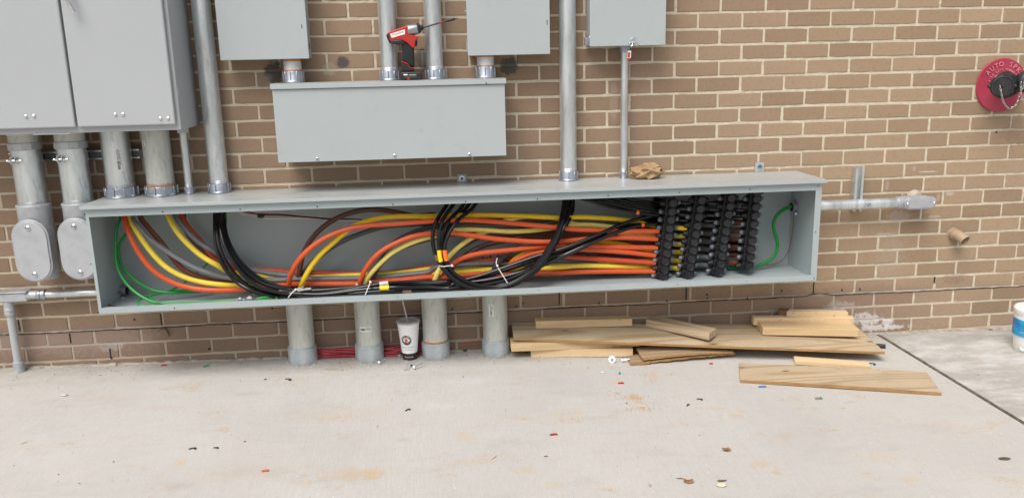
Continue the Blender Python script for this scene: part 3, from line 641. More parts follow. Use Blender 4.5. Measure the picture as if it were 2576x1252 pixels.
# big cabinet
t = thing('electrical_cabinet', 'big grey double-door cabinet hanging at upper left', 'cabinet', (-3.2, -.14, 1.08))
MB().box(-4.0, -2.486, -.268, -.001, 1.081, 2.1).build('body', CABP, t, 0, .004)
for (x0, x1) in ((-3.9, -2.880), (-2.871, -2.500)):
    dr = MB().box(x0, x1, -.289, -.2705, 1.104, 2.08).build('door', CABP, t, 0, .005)
    L = [(228, 1025), (298, 1023)] if x1 < -2.875 else [(1015, 1010), (1083, 1008), (1413, 1045), (1480, 1043)]
    for (px, py) in L:
        p = onY(px * .2857, py * .2857, .29); MB().lathe([(.0075, 0), (.0065, .003), (.0035, .0052), (.0005, .006)], (p.x, -.2892, p.z), (0, -1, 0), 14).build('rivet', STEEL, dr)
    if x1 > -2.875:
        a, c = onY(170, -14, .30), onY(185, 31, .315)
        MB().tube([(a.x - .004, -.291, a.z + .03), (a.x, -.325, a.z + .02), (a.x + .004, -.330, a.z - .01), (a.x + .011, -.326, (a.z + c.z) / 2), (c.x, -.315, c.z)], [.008, .009, .009, .009, .0085], 10).build('handle', STEEL, dr)
MB().box(-3.05, -2.91, -.27, -.262, 1.0815 - .004, 1.083).build('bottom_seam', CABP, t, 0)
p = onY(697, 240, .27)
pz = onY(446, 233, .27).z; MB().box(-2.4855, -2.484, -.262, -.259, pz - .022, pz + .022).build('hinge_pin', STEEL, t, 0)
# wall-mounted panel boxes
def panel(label, x0, x1, z0, d, hinge, latch=None, slotp=None):
    t = thing('panel_box', label, 'electrical box', ((x0 + x1) / 2, -d / 2, z0), 'panel boxes along the top')
    MB().box(x0 + .006, x1 - .006, -d + .004, -.001, z0 + .004, 2.0).build('body', PAINT, t, 0, .002)
    MB().box(x0, x1, -d - .003, -d + .0035, z0, 2.0).build('door', PAINT, t, 0, .0025)
    return t
x0, x1 = onY(555, 153, .114).x, onY(778, 148, .114).x
t = panel('left grey panel box above the middle box, with knockout rings on its side', x0, x1, 1.3475, .114, 1)
p = onY((1000 + 421 / 2.236) / 1.5652, (236 / 2.236) / 1.5652, .117); MB().box(p.x - .0015, p.x + .0015, -.1176, -.1168, p.z - .008, p.z + .008).build('slot', DARK, t, 0)
for (z, r) in ((1.40, .022), (1.40, .013)): MB().lathe([(r, 0), (r, .0012), (r * .9, .0012)], (x1 - .0062, -.05, z), (1, 0, 0), 24).build('knockout', PAINT, t)
MB().box(x1 - .006, x1 + .004, -.07, -.05, 1.475, 1.515).build('hinge', STEEL, t, 0)
MB().tube([(x1 - .01, -.12, 1.598), (x1 + .004, -.125, 1.592), (x1 + .02, -.12, 1.60)], .005, 8).build('latch', STEEL, t)
x0, x1 = onY(1177, 141, .114).x, onY(1384, 137, .114).x
t = panel('right grey panel box above the middle box, between two tall conduits', x0, x1, 1.3445, .114, -1)
p = onY((2000 + 268 / 1.739) / 1.5652, (156 / 1.739) / 1.5652, .117); MB().box(p.x - .0015, p.x + .0015, -.1176, -.1168, p.z - .01, p.z + .01).build('slot', DARK, t, 0)
p = onY(1172, 113, .1); MB().box(x0 - .004, x0 + .001, -.10, -.08, p.z - .022, p.z + .022).build('hinge', STEEL, t, 0)
p = onY(1172, 28, .1); MB().box(x0 - .006, x0 + .001, -.10, -.08, p.z - .004, p.z + .004).build('hinge', STEEL, t, 0)
x0, x1 = onY(1484, 118, .118).x, onY(1674, 112, .118).x
t = panel('small grey switch box at upper right with a latch and red tag', x0, x1, 1.3715, .118, -1)
MB().lathe([(.020, 0), (.020, .0012)], (x0 + .0058, -.06, 1.405), (-1, 0, 0), 24).build('knockout', STEEL, t)
MB().box(x0 - .008, x0 + .005, -.045, -.025, 1.378, 1.41).build('hinge', ZINC, t, 0, .001)
p = onY(1588, 107, .125)
lt = MB().box(p.x - .012, p.x + .02, -.128, -.1213, p.z - .004, p.z + .002).build('latch', STEEL, t, 0, .001)
MB().tube([(p.x - .006, -.126, p.z), (p.x - .008, -.13, p.z - .010), (p.x - .002, -.13, p.z - .016), (p.x + .005, -.13, p.z - .011), (p.x + .004, -.126, p.z + .004)], .0016, 6).build('wire_seal', STEEL, lt)
MB().tube([(p.x - .005, -.124, p.z + .012), (p.x + .006, -.128, p.z + .017), (p.x + .018, -.124, p.z + .019)], .0018, 6).build('clip', STEEL, lt)
q = onY(1602, 111, .125); MB().lathe([(.0085, 0), (.0085, .002)], (q.x, -.1215, q.z), (0, -1, 0), 16).build('washer', STEEL, lt); MB().lathe([(.004, 0), (.004, .002)], (q.x, -.1238, q.z), (0, -1, 0), 10).build('screw', CAST, lt)
q0, q1 = onY(1583, 129, .13), onY(1583, 152, .13)
b = MB(); b.obox((q0.x - .007, -.131, q0.z), (.015, 0, .002), (0, .003, 0), (-.001, 0, q1.z - q0.z + .008)); tg = b.build('tag', mat('tag_white', (.72, .66, .64), .5), t, 0)
MB().obox((q0.x - .006, -.1322, q0.z - .006), (.009, 0, .001), (0, .001, 0), (-.001, 0, -.020)).build('red_print', REDP, tg, 0)
MB().obox((q0.x - .008, -.1315, q1.z + .008), (.011, 0, .001), (0, .003, 0), (-.001, 0, -.010)).build('red_end', REDP, tg, 0)
# middle junction box
D = .20
xa, xb = onY(700, 407, D).x, onY(1274, 393, D).x; ztp = 1.2495
t = thing('junction_box', 'long plain grey junction box under the drill, closed by a screwed cover', 'electrical box', ((xa + xb) / 2, -D / 2, .93))
MB().box(xa + .003, xb - .003, -D + .004, -.001, .937, ztp - .001).build('body', PAINT, t, 0, .002)
xl_, xr_ = onY(680, 215, D).x, onY(1273, 205, D).x
MB().box(xl_, xr_, -D - .008, -.002, ztp - .0005, ztp + .0015).build('top', PAINT3, t, 0)
MB().box(xl_, xr_, -D - .008, -D - .0055, ztp - .021, ztp - .0007).build('drip_edge', PAINT, t, 0, .0015)
cv = MB().box(xa, xb, -D, -D + .003, .930, ztp - .022).build('cover', PAINT, t, 0, .002)
for (px, py) in ((798, 400), (993, 392), (1181, 389)):
    p = onY(px, py, D); plate_screw(cv, p.x, -D - .0004, p.z, .0072)
    MB().cyl((p.x, -D - .004, p.z), (p.x, -D - .0052, p.z), .003, 8).build('socket', DARK, cv, 0)
p = onY(1223, 210, D); MB().cyl((p.x, -D - .0085, p.z), (p.x, -D - .0092, p.z), .003, 8).build('screw', DARK, t, 0)
p = onY(1060, 328, D); MB().lathe([(.009, 0), (.008, .0006)], (p.x, -D - .0002, p.z), (0, -1, 0), 14).build('scuff', mat('scuff', (.36, .385, .385), .6), cv, 0)

# ------------------------------------------------------------------ the long open trough
TX0, TX1, TD, TZ0, TZ1 = -2.884, .166, .30, .347, .793
OX0, OX1, OZ0, OZ1 = -2.872 + .026 - .026, .139, .370, .749
OX0 = onY(223.6, 548, TD).x
t = TR = thing('wireway_trough', 'long open grey wireway trough full of coloured cables across the wall', 'wireway', (-1.36, -.15, TZ0))
MB().box(TX0, TX1, -.006, -.001, TZ0, TZ1).build('back_panel', PAINT2, t, 0)
MB().box(TX0, TX1, -TD + .002, -.0065, TZ0, TZ0 + .002).build('bottom_panel', PAINT2, t, 0)
MB().box(TX0, TX0 + .002, -TD + .002, -.0065, TZ0 + .0025, TZ1).build('end_panel', PAINT2, t, 0)
MB().box(TX1 - .002, TX1, -TD + .002, -.0065, TZ0 + .0025, TZ1).build('end_panel', PAINT2, t, 0)
MB().box(TX0 - .012, TX1 + .014, -TD - .016, -.002, TZ1 + .0005, TZ1 + .0025).build('lid', PAINT3, t, 0)
MB().box(TX0 - .012, TX1 + .014, -TD - .018, -TD - .0163, TZ1 - .011, TZ1 + .0025).build('drip_edge', PAINT, t, 0, .0008)
fl = MB(); FZ = TZ1 - .0125
fl.box(TX0, TX1, -TD, -TD + .0019, OZ1, TZ1 - .0002); fl.box(TX0, TX1, -TD, -TD + .0019, TZ0, OZ0)
fl.box(TX0, OX0, -TD, -TD + .0019, OZ0 + .0001, OZ1 - .0001); fl.box(OX1, TX1, -TD, -TD + .0019, OZ0 + .0001, OZ1 - .0001)
fl.box(OX0, OX1, -TD + .002, -TD + .016, OZ0 - .0015, OZ0); fl.box(OX0, OX1, -TD + .002, -TD + .016, OZ1, OZ1 + .0015)
fr = fl.build('front_flange', PAINT2, t, 0)
holes = [(237, 536 + 33), (213 + 0, 539), (409.5, 533), (604, 527), (798, 520), (988, 514), (1171, 507), (1352, 501), (1530, 493), (1709, 485), (1887, 476), (2058, 468), (229, 664), (247, 785), (439, 775), (2052, 584), (2048, 700)]
holes[0] = (213, 539); 
for (px, py) in holes[1:]:
    p = onY(px, py, TD); MB().cyl((p.x, -TD - .0002, p.z), (p.x, -TD - .0008, p.z), .0028, 10).build('screw_hole', DARK, fr, 0)
for (px, py) in ((815, 755), (1000, 747), (1180, 740), (1355, 730), (1530, 722), (1704, 715), (1877, 707)):
    p = onY(px, py, TD); MB().cyl((p.x, -TD - .0002, p.z), (p.x, -TD - .001, p.z), .0034, 10).build('screw', ZINC, fr, 0)
for (px, py) in ((1162, 449), (1911, 419)):
    p = onY(px, py, .004)
    lg = MB().box(p.x - .021, p.x + .021, -.0045, -.0015, TZ1 + .003, p.z + .018).build('mounting_lug', PAINT, t, 0, .004)
    MB().lathe([(.013, 0), (.013, .002)], (p.x, -.0047, p.z), (0, -1, 0), 18).build('washer', STEEL, lg)
    MB().lathe([(.0075, 0), (.0075, .006)], (p.x, -.0069, p.z), (0, -1, 0), 6).build('bolt_head', mat('blued_bolt', (.10, .16, .22), .4, .6), lg, 0)
for (px, py) in ((391, 691), (1880, 630)):                # backing plates of anchors inside
    p = onY(px, py, .01); pl = MB().box(p.x - .02, p.x + .02, -.0095, -.0065, p.z - .02, p.z + .02).build('anchor_plate', PAINT, t, 0, .001)
    MB().lathe([(.008, 0), (.008, .004)], (p.x, -.0098, p.z + .004), (0, -1, 0), 6).build('bolt_head', STEEL, pl, 0)
b = MB(); p = onY(1233, 648, .01)
for k in range(5): b.lathe([(.006, 0), (.006, .003)], (p.x - .03 + k * .016, -.0068, p.z + random.uniform(-.006, .006)), (0, -1, 0), 8)
b.build('bolt_heads', STEEL, t, 0)
# conduit entries through the ends
def bushing(x, zc, yc, s_, r):
    b = MB(); b.lathe([(r * 1.35, 0), (r * 1.35, .006), (r * 1.15, .007), (r * 1.15, .020), (r * .9, .021)], (x, yc, zc), (s_, 0, 0), 20)
    o = b.build('bushing', ZINC, TR); MB().cyl((x + s_ * .0215, yc, zc), (x + s_ * .0225, yc, zc), r * .88, 18).build('opening', DARK, o, 0)
    MB().box(x + s_ * .004, x + s_ * .018, yc - r * 1.5, yc - r * 1.1, zc - r * 1.6, zc - r * .9).build('lug', STEEL, o, 0, .001)
    MB().cyl((x + s_ * .010, yc - r * 1.7, zc - r * 1.2), (x + s_ * .010, yc - r * 1.1, zc - r * 1.2), .003, 8).build('screw', STEEL, o, 0)
bushing(TX1 - .0025, zr, -.06, -1, .022)
bushing(TX0 + .0025, zc, -.05, 1, .02)

# ------------------------------------------------------------------ cables
def Fz(x, y): return (191.7 + x * .2552, 485.6 + y * .2552)
def Gz(x, y): return (670.8 + x * .2653, 472.8 + y * .2653)
def Hz(x, y): return (1054.2 + x * .2654, 472.8 + y * .2654)
def Kz(x, y): return (1597.2 + x * .2348, 460 + y * .2348)
ZF = {'F': Fz, 'G': Gz, 'H': Hz, 'K': Kz, 'O': lambda x, y: (x, y)}
def spline(P, step=.012):
    out = []; n = len(P)
    for i in range(n - 1):
        p0, p1, p2, p3 = P[max(i - 1, 0)], P[i], P[i + 1], P[min(i + 2, n - 1)]
        # centripetal
        def tj(ti, a, b): return ti + max(1e-4, (b - a).length) ** .5
        if i == 0: p0 = p1 + (p1 - p2)
        if i == n - 2: p3 = p2 + (p2 - p1)
        t0 = 0; t1 = tj(t0, p0, p1); t2 = tj(t1, p1, p2); t3 = tj(t2, p2, p3)
        m = max(2, int((p2 - p1).length / step))
        for k in range(m):
            t_ = t1 + (t2 - t1) * k / m
            A1 = p0 * ((t1 - t_) / (t1 - t0)) + p1 * ((t_ - t0) / (t1 - t0)); A2 = p1 * ((t2 - t_) / (t2 - t1)) + p2 * ((t_ - t1) / (t2 - t1)); A3 = p2 * ((t3 - t_) / (t3 - t2)) + p3 * ((t_ - t2) / (t3 - t2))
            B1 = A1 * ((t2 - t_) / (t2 - t0)) + A2 * ((t_ - t0) / (t2 - t0)); B2 = A2 * ((t3 - t_) / (t3 - t1)) + A3 * ((t_ - t1) / (t3 - t1))
            out.append(B1 * ((t2 - t_) / (t2 - t1)) + B2 * ((t_ - t1) / (t2 - t1)))
    out.append(P[-1]); return out
def smooth(P, it=3):
    for _ in range(it): P = [P[0]] + [(P[i - 1] + P[i] * 2 + P[i + 1]) / 4 for i in range(1, len(P) - 1)] + [P[-1]]
    return P
def path(spec):
    """spec: string of 'Z x,y,d x,y,d ...'; d in cm out from the wall; d kept until changed"""
    P = []; z = 'F'; d = .15
    for tok in spec.split():
        if tok in ZF: z = tok; continue
        q = tok.split(',')
        if len(q) > 2: d = float(q[2]) / 100
        v = onY(*ZF[z](float(q[0]), float(q[1])), d)
        if -TD < v.y: v.z = max(v.z, TZ0 + .012) if v.x > TX0 else v.z
        P.append(v)
    return smooth(spline(P), 4)
def cable(label, spec, r, mt, group=None, name='cable'):
    pts = path(spec); b = MB().tube(pts, r, 10)
    o = b.build(name, mt); tag(o, label, 'cable', group); return o, pts
def tape(o, pts, i0, ln, r, mt, nm='tape_band'):
    """a band of tape round a cable, from the sample nearest to a picture point"""
    k = min(range(len(pts)), key=lambda i: (pts[i] - i0).length); seg = [pts[k]]; a = k
    while a + 1 < len(pts) and (seg[-1] - seg[0]).length < ln: a += 1; seg.append(pts[a])
    MB().tube(seg, r * 1.12, 12).build(nm, mt, o)
gl = 'phase cables coming down from the cabinet conduits'; gm = 'phase cables rising from the slab conduits'
RB = .0112
# from the two cabinet conduits (A = left conduit, B = right one)
cable('lowest thick orange cable sweeping down from the left cabinet conduit to the bottom port', 'F 462,120,9 470,235,14 530,420,19 620,590 740,745 900,860 1100,930 1350,960 1650,950,17 1950,915 2100,905,15 G 200,915,13 450,905 850,905 1100,882 1300,868 1560,842 H 150,850,13 380,828 640,808 900,815 1140,812,14 1500,797 1800,790 2235,790,15', RB, ORANGE, gl)
cable('thick bright yellow cable just above the lowest orange one at the left cabinet conduit', 'F 510,120,8 520,250,13 590,370,17 700,530 850,700 1000,800 1200,870 1450,905 1640,915,13 1900,895,10 G 100,885 700,880,10 1200,850 1600,812,10 1800,795,13 H 530,785,12 700,770 1000,765 1280,757,13 1500,738 1800,740 2200,752,11 K 330,905,7 480,917,14', RB, MIDY, gl)
cable('thick light grey cable from the left cabinet conduit, crossing above the yellow one', 'F 530,120,7 540,240,12 600,310,16 700,430 850,540 1000,640 1150,725 1300,785 1500,835,14 1700,850 2000,855,13 2100,852 G 200,862,12 500,858 850,855,11 1100,845 1300,820 1560,785 H 120,762,10 380,730 600,718 850,715 1100,700,9 1350,690 1700,705,8 2240,745 K 400,900,7 700,875,8 830,888,14', RB, GREY, gl)
cable('reddish brown cable half hidden behind the light grey one at left', 'F 620,120,6 630,240,9 720,350,11 850,500 980,680 1080,770 1200,820 1400,870 1600,885 1900,890,9 G 100,895,8 900,885,8 1500,850 H 400,800,6 1400,760 2240,800 K 560,880,5 960,850,8 1150,860,14', RB, BROWNR, gl)
cable('thick bright yellow cable from the right cabinet conduit, passing behind the black bundle', 'F 900,120,8 910,225,14 980,360,18 1100,500 1250,630 1400,715 1480,765,14 1620,795,10 1750,805 2100,850,8 G 300,850,8 700,832,9 1000,820 1350,795 1500,775,9 1700,760,9 H 500,740,8 1000,740 1200,732,8 1500,705 1700,703 1900,690,9 2240,680,9 K 330,830,7 420,835 500,838,14', RB, MIDY, gl)
cable('thick grey cable from the right cabinet conduit, above the yellow one', 'F 965,120,7 975,225,12 1060,340,15 1200,480 1350,570 1400,605,13 1530,680,10 1650,725 1800,770 2000,800 2130,815 G 100,815,10 230,842,9 850,850 1100,835 1560,770,8 H 400,735,8 850,725 1300,690,7 1700,655,8 2240,640 K 500,800,6 700,790,8 840,805,14', RB, GREY, gl)
cable('red-orange cable behind the grey one from the right cabinet conduit', 'F 1025,120,6 1035,225,9 1100,330,11 1200,440 1290,560 1430,685,9 1600,735,8 1830,755 2000,765 2140,785 G 240,800,8 450,805 880,812 1200,800,7 1600,745,7 H 120,757,7 500,702 740,678 900,668,8 1200,640,9 1450,655,13 1800,680,14 2240,712,15', RB, REDO, gl)
cable('dark brown cable between the yellow and grey cables of the right cabinet conduit', 'F 1060,120,5 1070,350,7 1200,520,9 1320,620 1440,690,7 1700,800,6 G 100,870,6 900,870 H 400,810,5 1300,770 2240,740 K 560,770,5 980,770,8 1140,778,14', RB, BROWN, gl)
# conduit 1 of the slab
cable('first orange cable rising from the slab conduits in a wide arc', 'G 175,1120,9 205,955,15 220,850,18 260,750,20 340,640,21 450,540 600,450 800,380 1000,352 1200,340 1400,325 1620,310,19 H 150,313,18 400,303 600,310 900,335 1150,360 1330,378 1450,392,17 1700,405 1900,410 2270,410,15', RB, ORANGE, gm)
cable('deep yellow cable under the first orange arc, running along the very top', 'G 320,1110,8 320,945,15 360,850,18 430,730 530,610,18 640,510 740,420 830,360,17 950,310 1100,280 1300,268 1620,272,15 H 0,270 300,262 600,258 1000,268 1340,282 1500,275,13 1800,290 2000,312,12 2280,370,11 K 330,470,7 430,480,12 560,490,14', RB, YELLOW, gm)
cable('brown cable arching highest behind the first orange arc', 'G 240,1110,7 275,930,10 310,800,12 340,640 400,520 500,400 620,310 750,250 900,210 1020,205 1150,215 1300,245 1450,275,10 1600,300,9 H 400,360,8 900,400,9 1200,415 1700,450,8 2240,440 K 560,420,5 980,425,9 1140,430,14', RB, BROWN, gm)
cable('dark grey cable behind the deep yellow arc at the first slab conduit', 'G 290,1110,6 310,900,9 380,760,11 500,650 600,570 750,490 900,430 1100,370,10 1350,345 1600,340,9 H 300,350,8 700,300,8 1000,300,9 1200,300 1400,290,8 1800,315 2240,340 K 420,440,6 700,450,9 870,465,14', RB, GREYD, gm)
# conduit 2
cable('orange arc rising from the second slab conduit', 'G 870,1100,9 880,915,16 920,800,18 1000,680,19 1100,590 1250,510 1400,455 1560,432,18 H 150,435,18 300,428 500,450 700,480 900,497 1100,510 1260,510 1420,500,16 1550,487 1800,470 2000,470 2260,485,15', RB, ORANGE, gm)
cable('pale yellow arc following the orange one from the second slab conduit', 'G 910,1100,8 920,915,15 970,830,17 1060,730 1180,620 1300,550 1450,490 1560,462,16 1700,435,15 H 150,420,14 260,405,14 450,393 650,400 850,412 1050,405 1250,380,13 1400,355 1600,350,12 1830,370 2280,450,10 K 330,560,7 430,568 550,572,14', RB, PALEY, gm)
cable('dark grey arc above the orange one from the second slab conduit', 'G 900,1090,6 950,860,10 1010,760,12 1100,620 1250,490 1400,420 1560,370 H 150,370,13 400,350 700,355 900,370,12 1050,375 1200,340,11 1330,315 1500,305 1700,315 1880,340,10 2240,430,8 K 560,540,6 740,540,9 860,550,14', RB, GREYD, gm)
cable('brown cable hidden under the pale yellow arc of the second slab conduit', 'G 980,1090,6 990,880,12 1050,760,13 1150,650 1280,565 1450,505,11 1600,470,10 H 300,440,10 600,430,10 900,445 1100,460 1300,465,10 1700,470,9 2240,500 K 560,510,5 980,515,9 1140,515,14', RB, BROWN, gm)
# conduit 3
cable('pale yellow cable rising diagonally left of the black loop tie', 'H 130,1040,9 150,880,15 185,780,15 240,700 320,610,14 400,540 500,470 590,430,12 700,385,11 810,310,12 900,285,13 1050,265 1200,275,13 1330,292,12 1500,340,11 1900,420 2260,470,10 K 330,650,7 430,655 540,660,14', RB, PALEY, gm)
cable('orange cable rising just right of the black loop tie', 'H 160,1040,8 190,870,10 250,790,12 310,730,16 400,670,17 550,625 750,600 950,580 1240,550,16 1500,547,15 1700,550 1900,560 2260,568,15', RB, ORANGE, gm)
cable('grey cable rising behind the diagonal pale yellow one', 'H 100,1040,6 115,880,9 160,790,9 200,730 350,590,8 560,470 700,440,8 900,430,8 1400,480 1800,560 2240,560 K 560,630,6 740,630,9 850,635,14', RB, GREYD, gm)
cable('brown cable rising behind the orange one right of the tie', 'H 200,1040,6 220,870,9 280,790,10 380,690 480,610,11 600,550 750,510 900,480 1040,445,10 1400,450,9 1900,520 2240,520 K 560,600,5 980,605,9 1120,605,14', RB, BROWN, gm)
# conduit 4
cable('dark grey cable rising behind the white tie of the black bundle', 'H 660,1040,7 690,800,12 740,710,13 830,630 950,560 1100,530,12 1250,525,11 1500,560,9 1700,640,9 2240,650 K 560,710,6 740,715,9 845,720,14', RB, GREYD, gm)
cable('short visible deep yellow cable emerging behind the black bundle', 'H 760,1040,7 800,830,10 850,740,13 920,660,14 1000,620 1090,598,14 1300,560,12 1600,510,11 1770,515 1930,535,10 2260,600,9 K 330,735,7 430,742 520,745,14', RB, YELLOW, gm)
cable('orange cable emerging below the deep yellow one behind the black bundle', 'H 740,1040,8 780,850,10 830,760,14 900,700,16 1000,645 1150,605 1300,582,16 1500,580,15 1700,590 2000,612 2240,642,15', RB, ORANGE, gm)
cable('brown cable rising last from the slab conduits, mostly hidden', 'H 720,1040,6 745,800,9 790,690,10 880,590,9 1100,540,8 1500,620,7 2240,620 K 560,690,5 980,690,9 1120,690,14', RB, BROWN, gm)

# black cables
RK = .0084; gk = 'black cables in bundles inside the trough'
low = [('white', 'F 1380,60,8 1385,220,15 1390,400,19 1420,560,22 1490,700,23 1600,840 1720,930,24 1900,990,24 2130,1030 G 100,975,24 400,1005,24 650,985 900,940 1100,905 1400,893,22 1700,888 H 300,882,22 470,860 700,790 900,720 1100,650 1400,560,22 1700,440,20 1900,350,17 2150,275,14 2285,255,12'),
       ('yellow', 'F 1400,60,8 1410,220,16 1430,400,20 1480,560,23 1560,700,25 1680,840 1800,930,26 2000,985,26 2200,1010 G 200,1000,26 500,1010,26 900,965 1100,948 1250,940 1500,945,24 1750,945 H 300,915,24 550,885 750,850 950,800 1200,715,22 1450,600,22 1700,490,20 1900,410,18 2080,355,16 2285,340,14'),
       ('brown', 'F 1365,60,8 1368,220,14 1370,400,18 1385,560,21 1440,700,23 1560,860 1700,950,25 1850,1000 2100,1045 G 100,1000,25 300,1030,26 600,1028 900,1010 1150,990 1400,985,25 1700,975 H 300,950,25 550,925 800,880 1000,800 1250,700,23 1500,590,22 1750,470,20 1950,390,17 2285,400,12'),
       ('grey', 'F 1420,60,7 1430,220,14 1450,400,17 1510,560,20 1600,700,22 1740,840 1900,915,23 2100,955 G 100,950,23 300,975,23 600,965,23 900,935,22 1200,915 1500,905 1750,900 H 400,885,20 650,830 850,770 1100,690 1400,600,20 1700,470,18 1900,380,15 2285,310,10'),
       ('none', 'F 1450,60,6 1455,220,12 1475,400,15 1540,560,18 1640,700,20 1780,820 1950,905,21 2130,950 G 200,968,21 500,985,22 900,955,21 1200,950 1500,960 H 200,945,21 500,930,20 800,850 1000,770 1250,670 1500,540,18 1800,430,15 2285,280,9')]
llab = {'white': 'black cable with a white tape band, topmost of the bundle along the trough bottom',
        'yellow': 'black cable with a yellow tape band in the bundle along the trough bottom',
        'brown': 'black cable with a brown tape band, lowest of the bundle along the trough bottom',
        'grey': 'black cable behind the front ones of the bundle along the trough bottom',
        'none': 'rearmost black cable of the bundle sweeping along the trough bottom'}
for k, sp in low:
    o, pts = cable(llab[k], sp, RK, BLACK, gk)
    if k == 'white': tape(o, pts, onY(*Gz(1075, 908), .235), .115 * .26, RK, TAPEW); 
    if k == 'yellow': tape(o, pts, onY(*Gz(1075, 945), .26), .034, RK * 1.25, TAPEY); tape(o, pts, onY(*Hz(2110, 350), .16), .011, RK, TAPEO)
    if k == 'brown': tape(o, pts, onY(*Gz(1295, 985), .25), .028, RK, TAPEB)
loop = [('brown', 'H 330,40,8 250,180,15 170,300,20 130,420,22 130,540,23 155,640,24 205,740,25 300,850,26 480,945,27 700,965,27 900,915,27 1100,800,27 1220,650,26 1310,420,23 1365,200,16 1375,60,8'),
        ('yellow', 'H 390,40,8 310,180,16 230,290,21 188,420,24 190,560,25 205,700,26 245,770,27 340,865,28 520,948,28 740,955,28 960,870,28 1130,740,28 1260,560,26 1350,350,22 1395,200,17 1405,60,9'),
        ('orange', 'H 600,40,8 500,200,15 400,275,20 310,380,23 255,490,25 238,590,26 262,690,27 300,780,27 410,865,27 600,930,27 800,925,27 1020,820,26 1180,680,25 1310,500,23 1390,330,20 1430,200,15 1440,60,8'),
        ('plain', 'H 480,40,7 400,190,13 300,290,18 225,400,21 210,520,22 222,640,23 262,750,25 370,860,26 570,945,26 800,935,26 1000,830,25 1170,650,23 1300,440,20 1420,220,14 1425,60,7'),
        ('rear', 'H 540,40,6 450,190,11 350,290,15 270,400,18 235,520,20 240,640,21 275,750,23 390,870,24 600,950,24 830,920,24 1040,800,23 1230,620,21 1370,400,18 1455,220,12 1460,60,6')]
lplab = {'brown': 'black loop cable with a brown tape band, outermost of the hanging loop', 'yellow': 'black loop cable with a yellow tape band above the white tie',
         'orange': 'black loop cable with an orange tape band above the white tie', 'plain': 'plain black cable inside the hanging loop', 'rear': 'rearmost black cable of the hanging loop'}
for k, sp in loop:
    o, pts = cable(lplab[k], sp, RK, BLACK, gk)
    if k == 'yellow': tape(o, pts, onY(*Hz(193, 578), .25), .041, RK * 1.08, TAPEY)
    if k == 'orange': tape(o, pts, onY(*Hz(238, 585), .26), .038, RK * 1.08, TAPEO)
    if k == 'brown': tape(o, pts, onY(*Hz(158, 645), .24), .022, RK, TAPEB)
top = ['H 1350,60,10 1620,120,17 1780,175 1950,215 2085,235,17 2280,262,15', 'H 1500,60,10 1700,125,15 1900,190 2100,235 2290,255,13', 'H 1550,50,10 1800,120,14 2000,175 2290,215,12', 'H 1650,40,9 1900,115,12 2100,150 2290,175,10',
       'H 1400,50,9 1750,150,12 1980,215 2180,260 2290,300,10', 'H 1800,50,9 2050,120,12 2290,145,10', 'H 1900,300,8 2100,320 2290,330,10', 'H 1850,370,7 2100,300,8 2290,280,8']
tl = ['black cable with an orange tape band entering the first connector bar at the top', 'second black cable fanning into the top of the first connector bar', 'third black cable fanning into the top of the first connector bar', 'fourth black cable fanning into the top of the first connector bar',
      'black cable behind the orange banded one at the top of the trough', 'uppermost black cable entering the first connector bar', 'black cable low behind the fan at the first connector bar', 'rear black cable crossing behind the fan at the first connector bar']
for i, sp in enumerate(top):
    o, pts = cable(tl[i], sp, RK * .9, BLACK, gk)
    if i == 0: tape(o, pts, onY(*Hz(2062, 228), .17), .012, RK, TAPEO)
# short black cable pieces between the bars
n_ = ['first and second', 'second and third', 'third and fourth']; od = ['top', 'second', 'third', 'lowest']
for gi, xs in enumerate([(470, 600), (780, 900), (1090, 1200)]):
    for k in range(4):
        y0 = 215 + k * 62 + gi * 6; y1 = y0 + 10
        cable('%s black cable stub bridging the %s connector bars' % (od[k], n_[gi]), 'K %d,%d,10 %d,%d,12 %d,%d,13' % (xs[0] - 60, y0 - 5, (xs[0] + xs[1]) // 2, y0 + 4, xs[1], y1), RK * 1.1, BLACK, 'black cable stubs between connector bars')

for i, (ya, yb, yc) in enumerate([(250, 330, 300), (330, 400, 350), (480, 560, 500), (640, 700, 640), (720, 800, 740), (150, 240, 210)]):
    cable('%s black cable running on behind the connector bars' % ['first', 'second', 'third', 'fourth', 'fifth', 'uppermost'][i], 'K 200,%d,4 560,%d,4 900,%d,4 1180,%d,5 1230,%d,11' % (ya + 20, yb, (yb + yc) // 2 - 10, yc, yc), .011, BLACK, 'black cables behind the connector bars')
# green grounds
gg = 'green ground wires'
RG = .0062
cable('green wire from the left cabinet conduit down to the ground clamp', 'F 450,110,8 440,240,12 395,350,14 390,500,16 395,700,18 450,830,20 550,950,22 700,1050,25 800,1090,26 1000,1085 1300,1075 1565,1068,26', RG, GREEN, gg)
cable('green wire bowing behind the orange cable at left then along the bottom', 'F 560,330,8 515,380,10 440,460,12 410,560,13 430,680,14 500,790,15 620,890,16 760,960 900,980,17 1100,975,14 1300,960,10', RG, GREEN, gg)
cable('thin dark green wire passing behind the yellow cables at left', 'F 1330,650,3 1300,690,4 1250,735 1150,820,5 1020,915,6 920,965,8 760,1000,18 720,1020,22 740,1055,25 860,1090,27 1100,1083,27 1560,1074,26', RG * .62, GREEN, gg)
cable('thin green wire looping low at the left end of the trough', 'F 1320,950,9 1200,958,11 1000,960,13 850,985,16 700,1015,20 600,1060,24 590,1090,26 640,1108,27 800,1106,28 1000,1098,27 1550,1078,27', RG * .68, GREEN, gg)
cable('bright green hairpin right of the ground clamp, upper one', 'F 1780,1042,26 1850,1030 1920,1018,25 1955,1020 1940,1040 1860,1052,26 1780,1050,27', RG * .75, GREEN, gg)
cable('bright green hairpin right of the ground clamp, lower one', 'F 1780,1058,27 1880,1062 1970,1055 1995,1035,26 1960,1022,25 1900,1028,24 1840,1010,22', RG * .75, GREEN, gg)
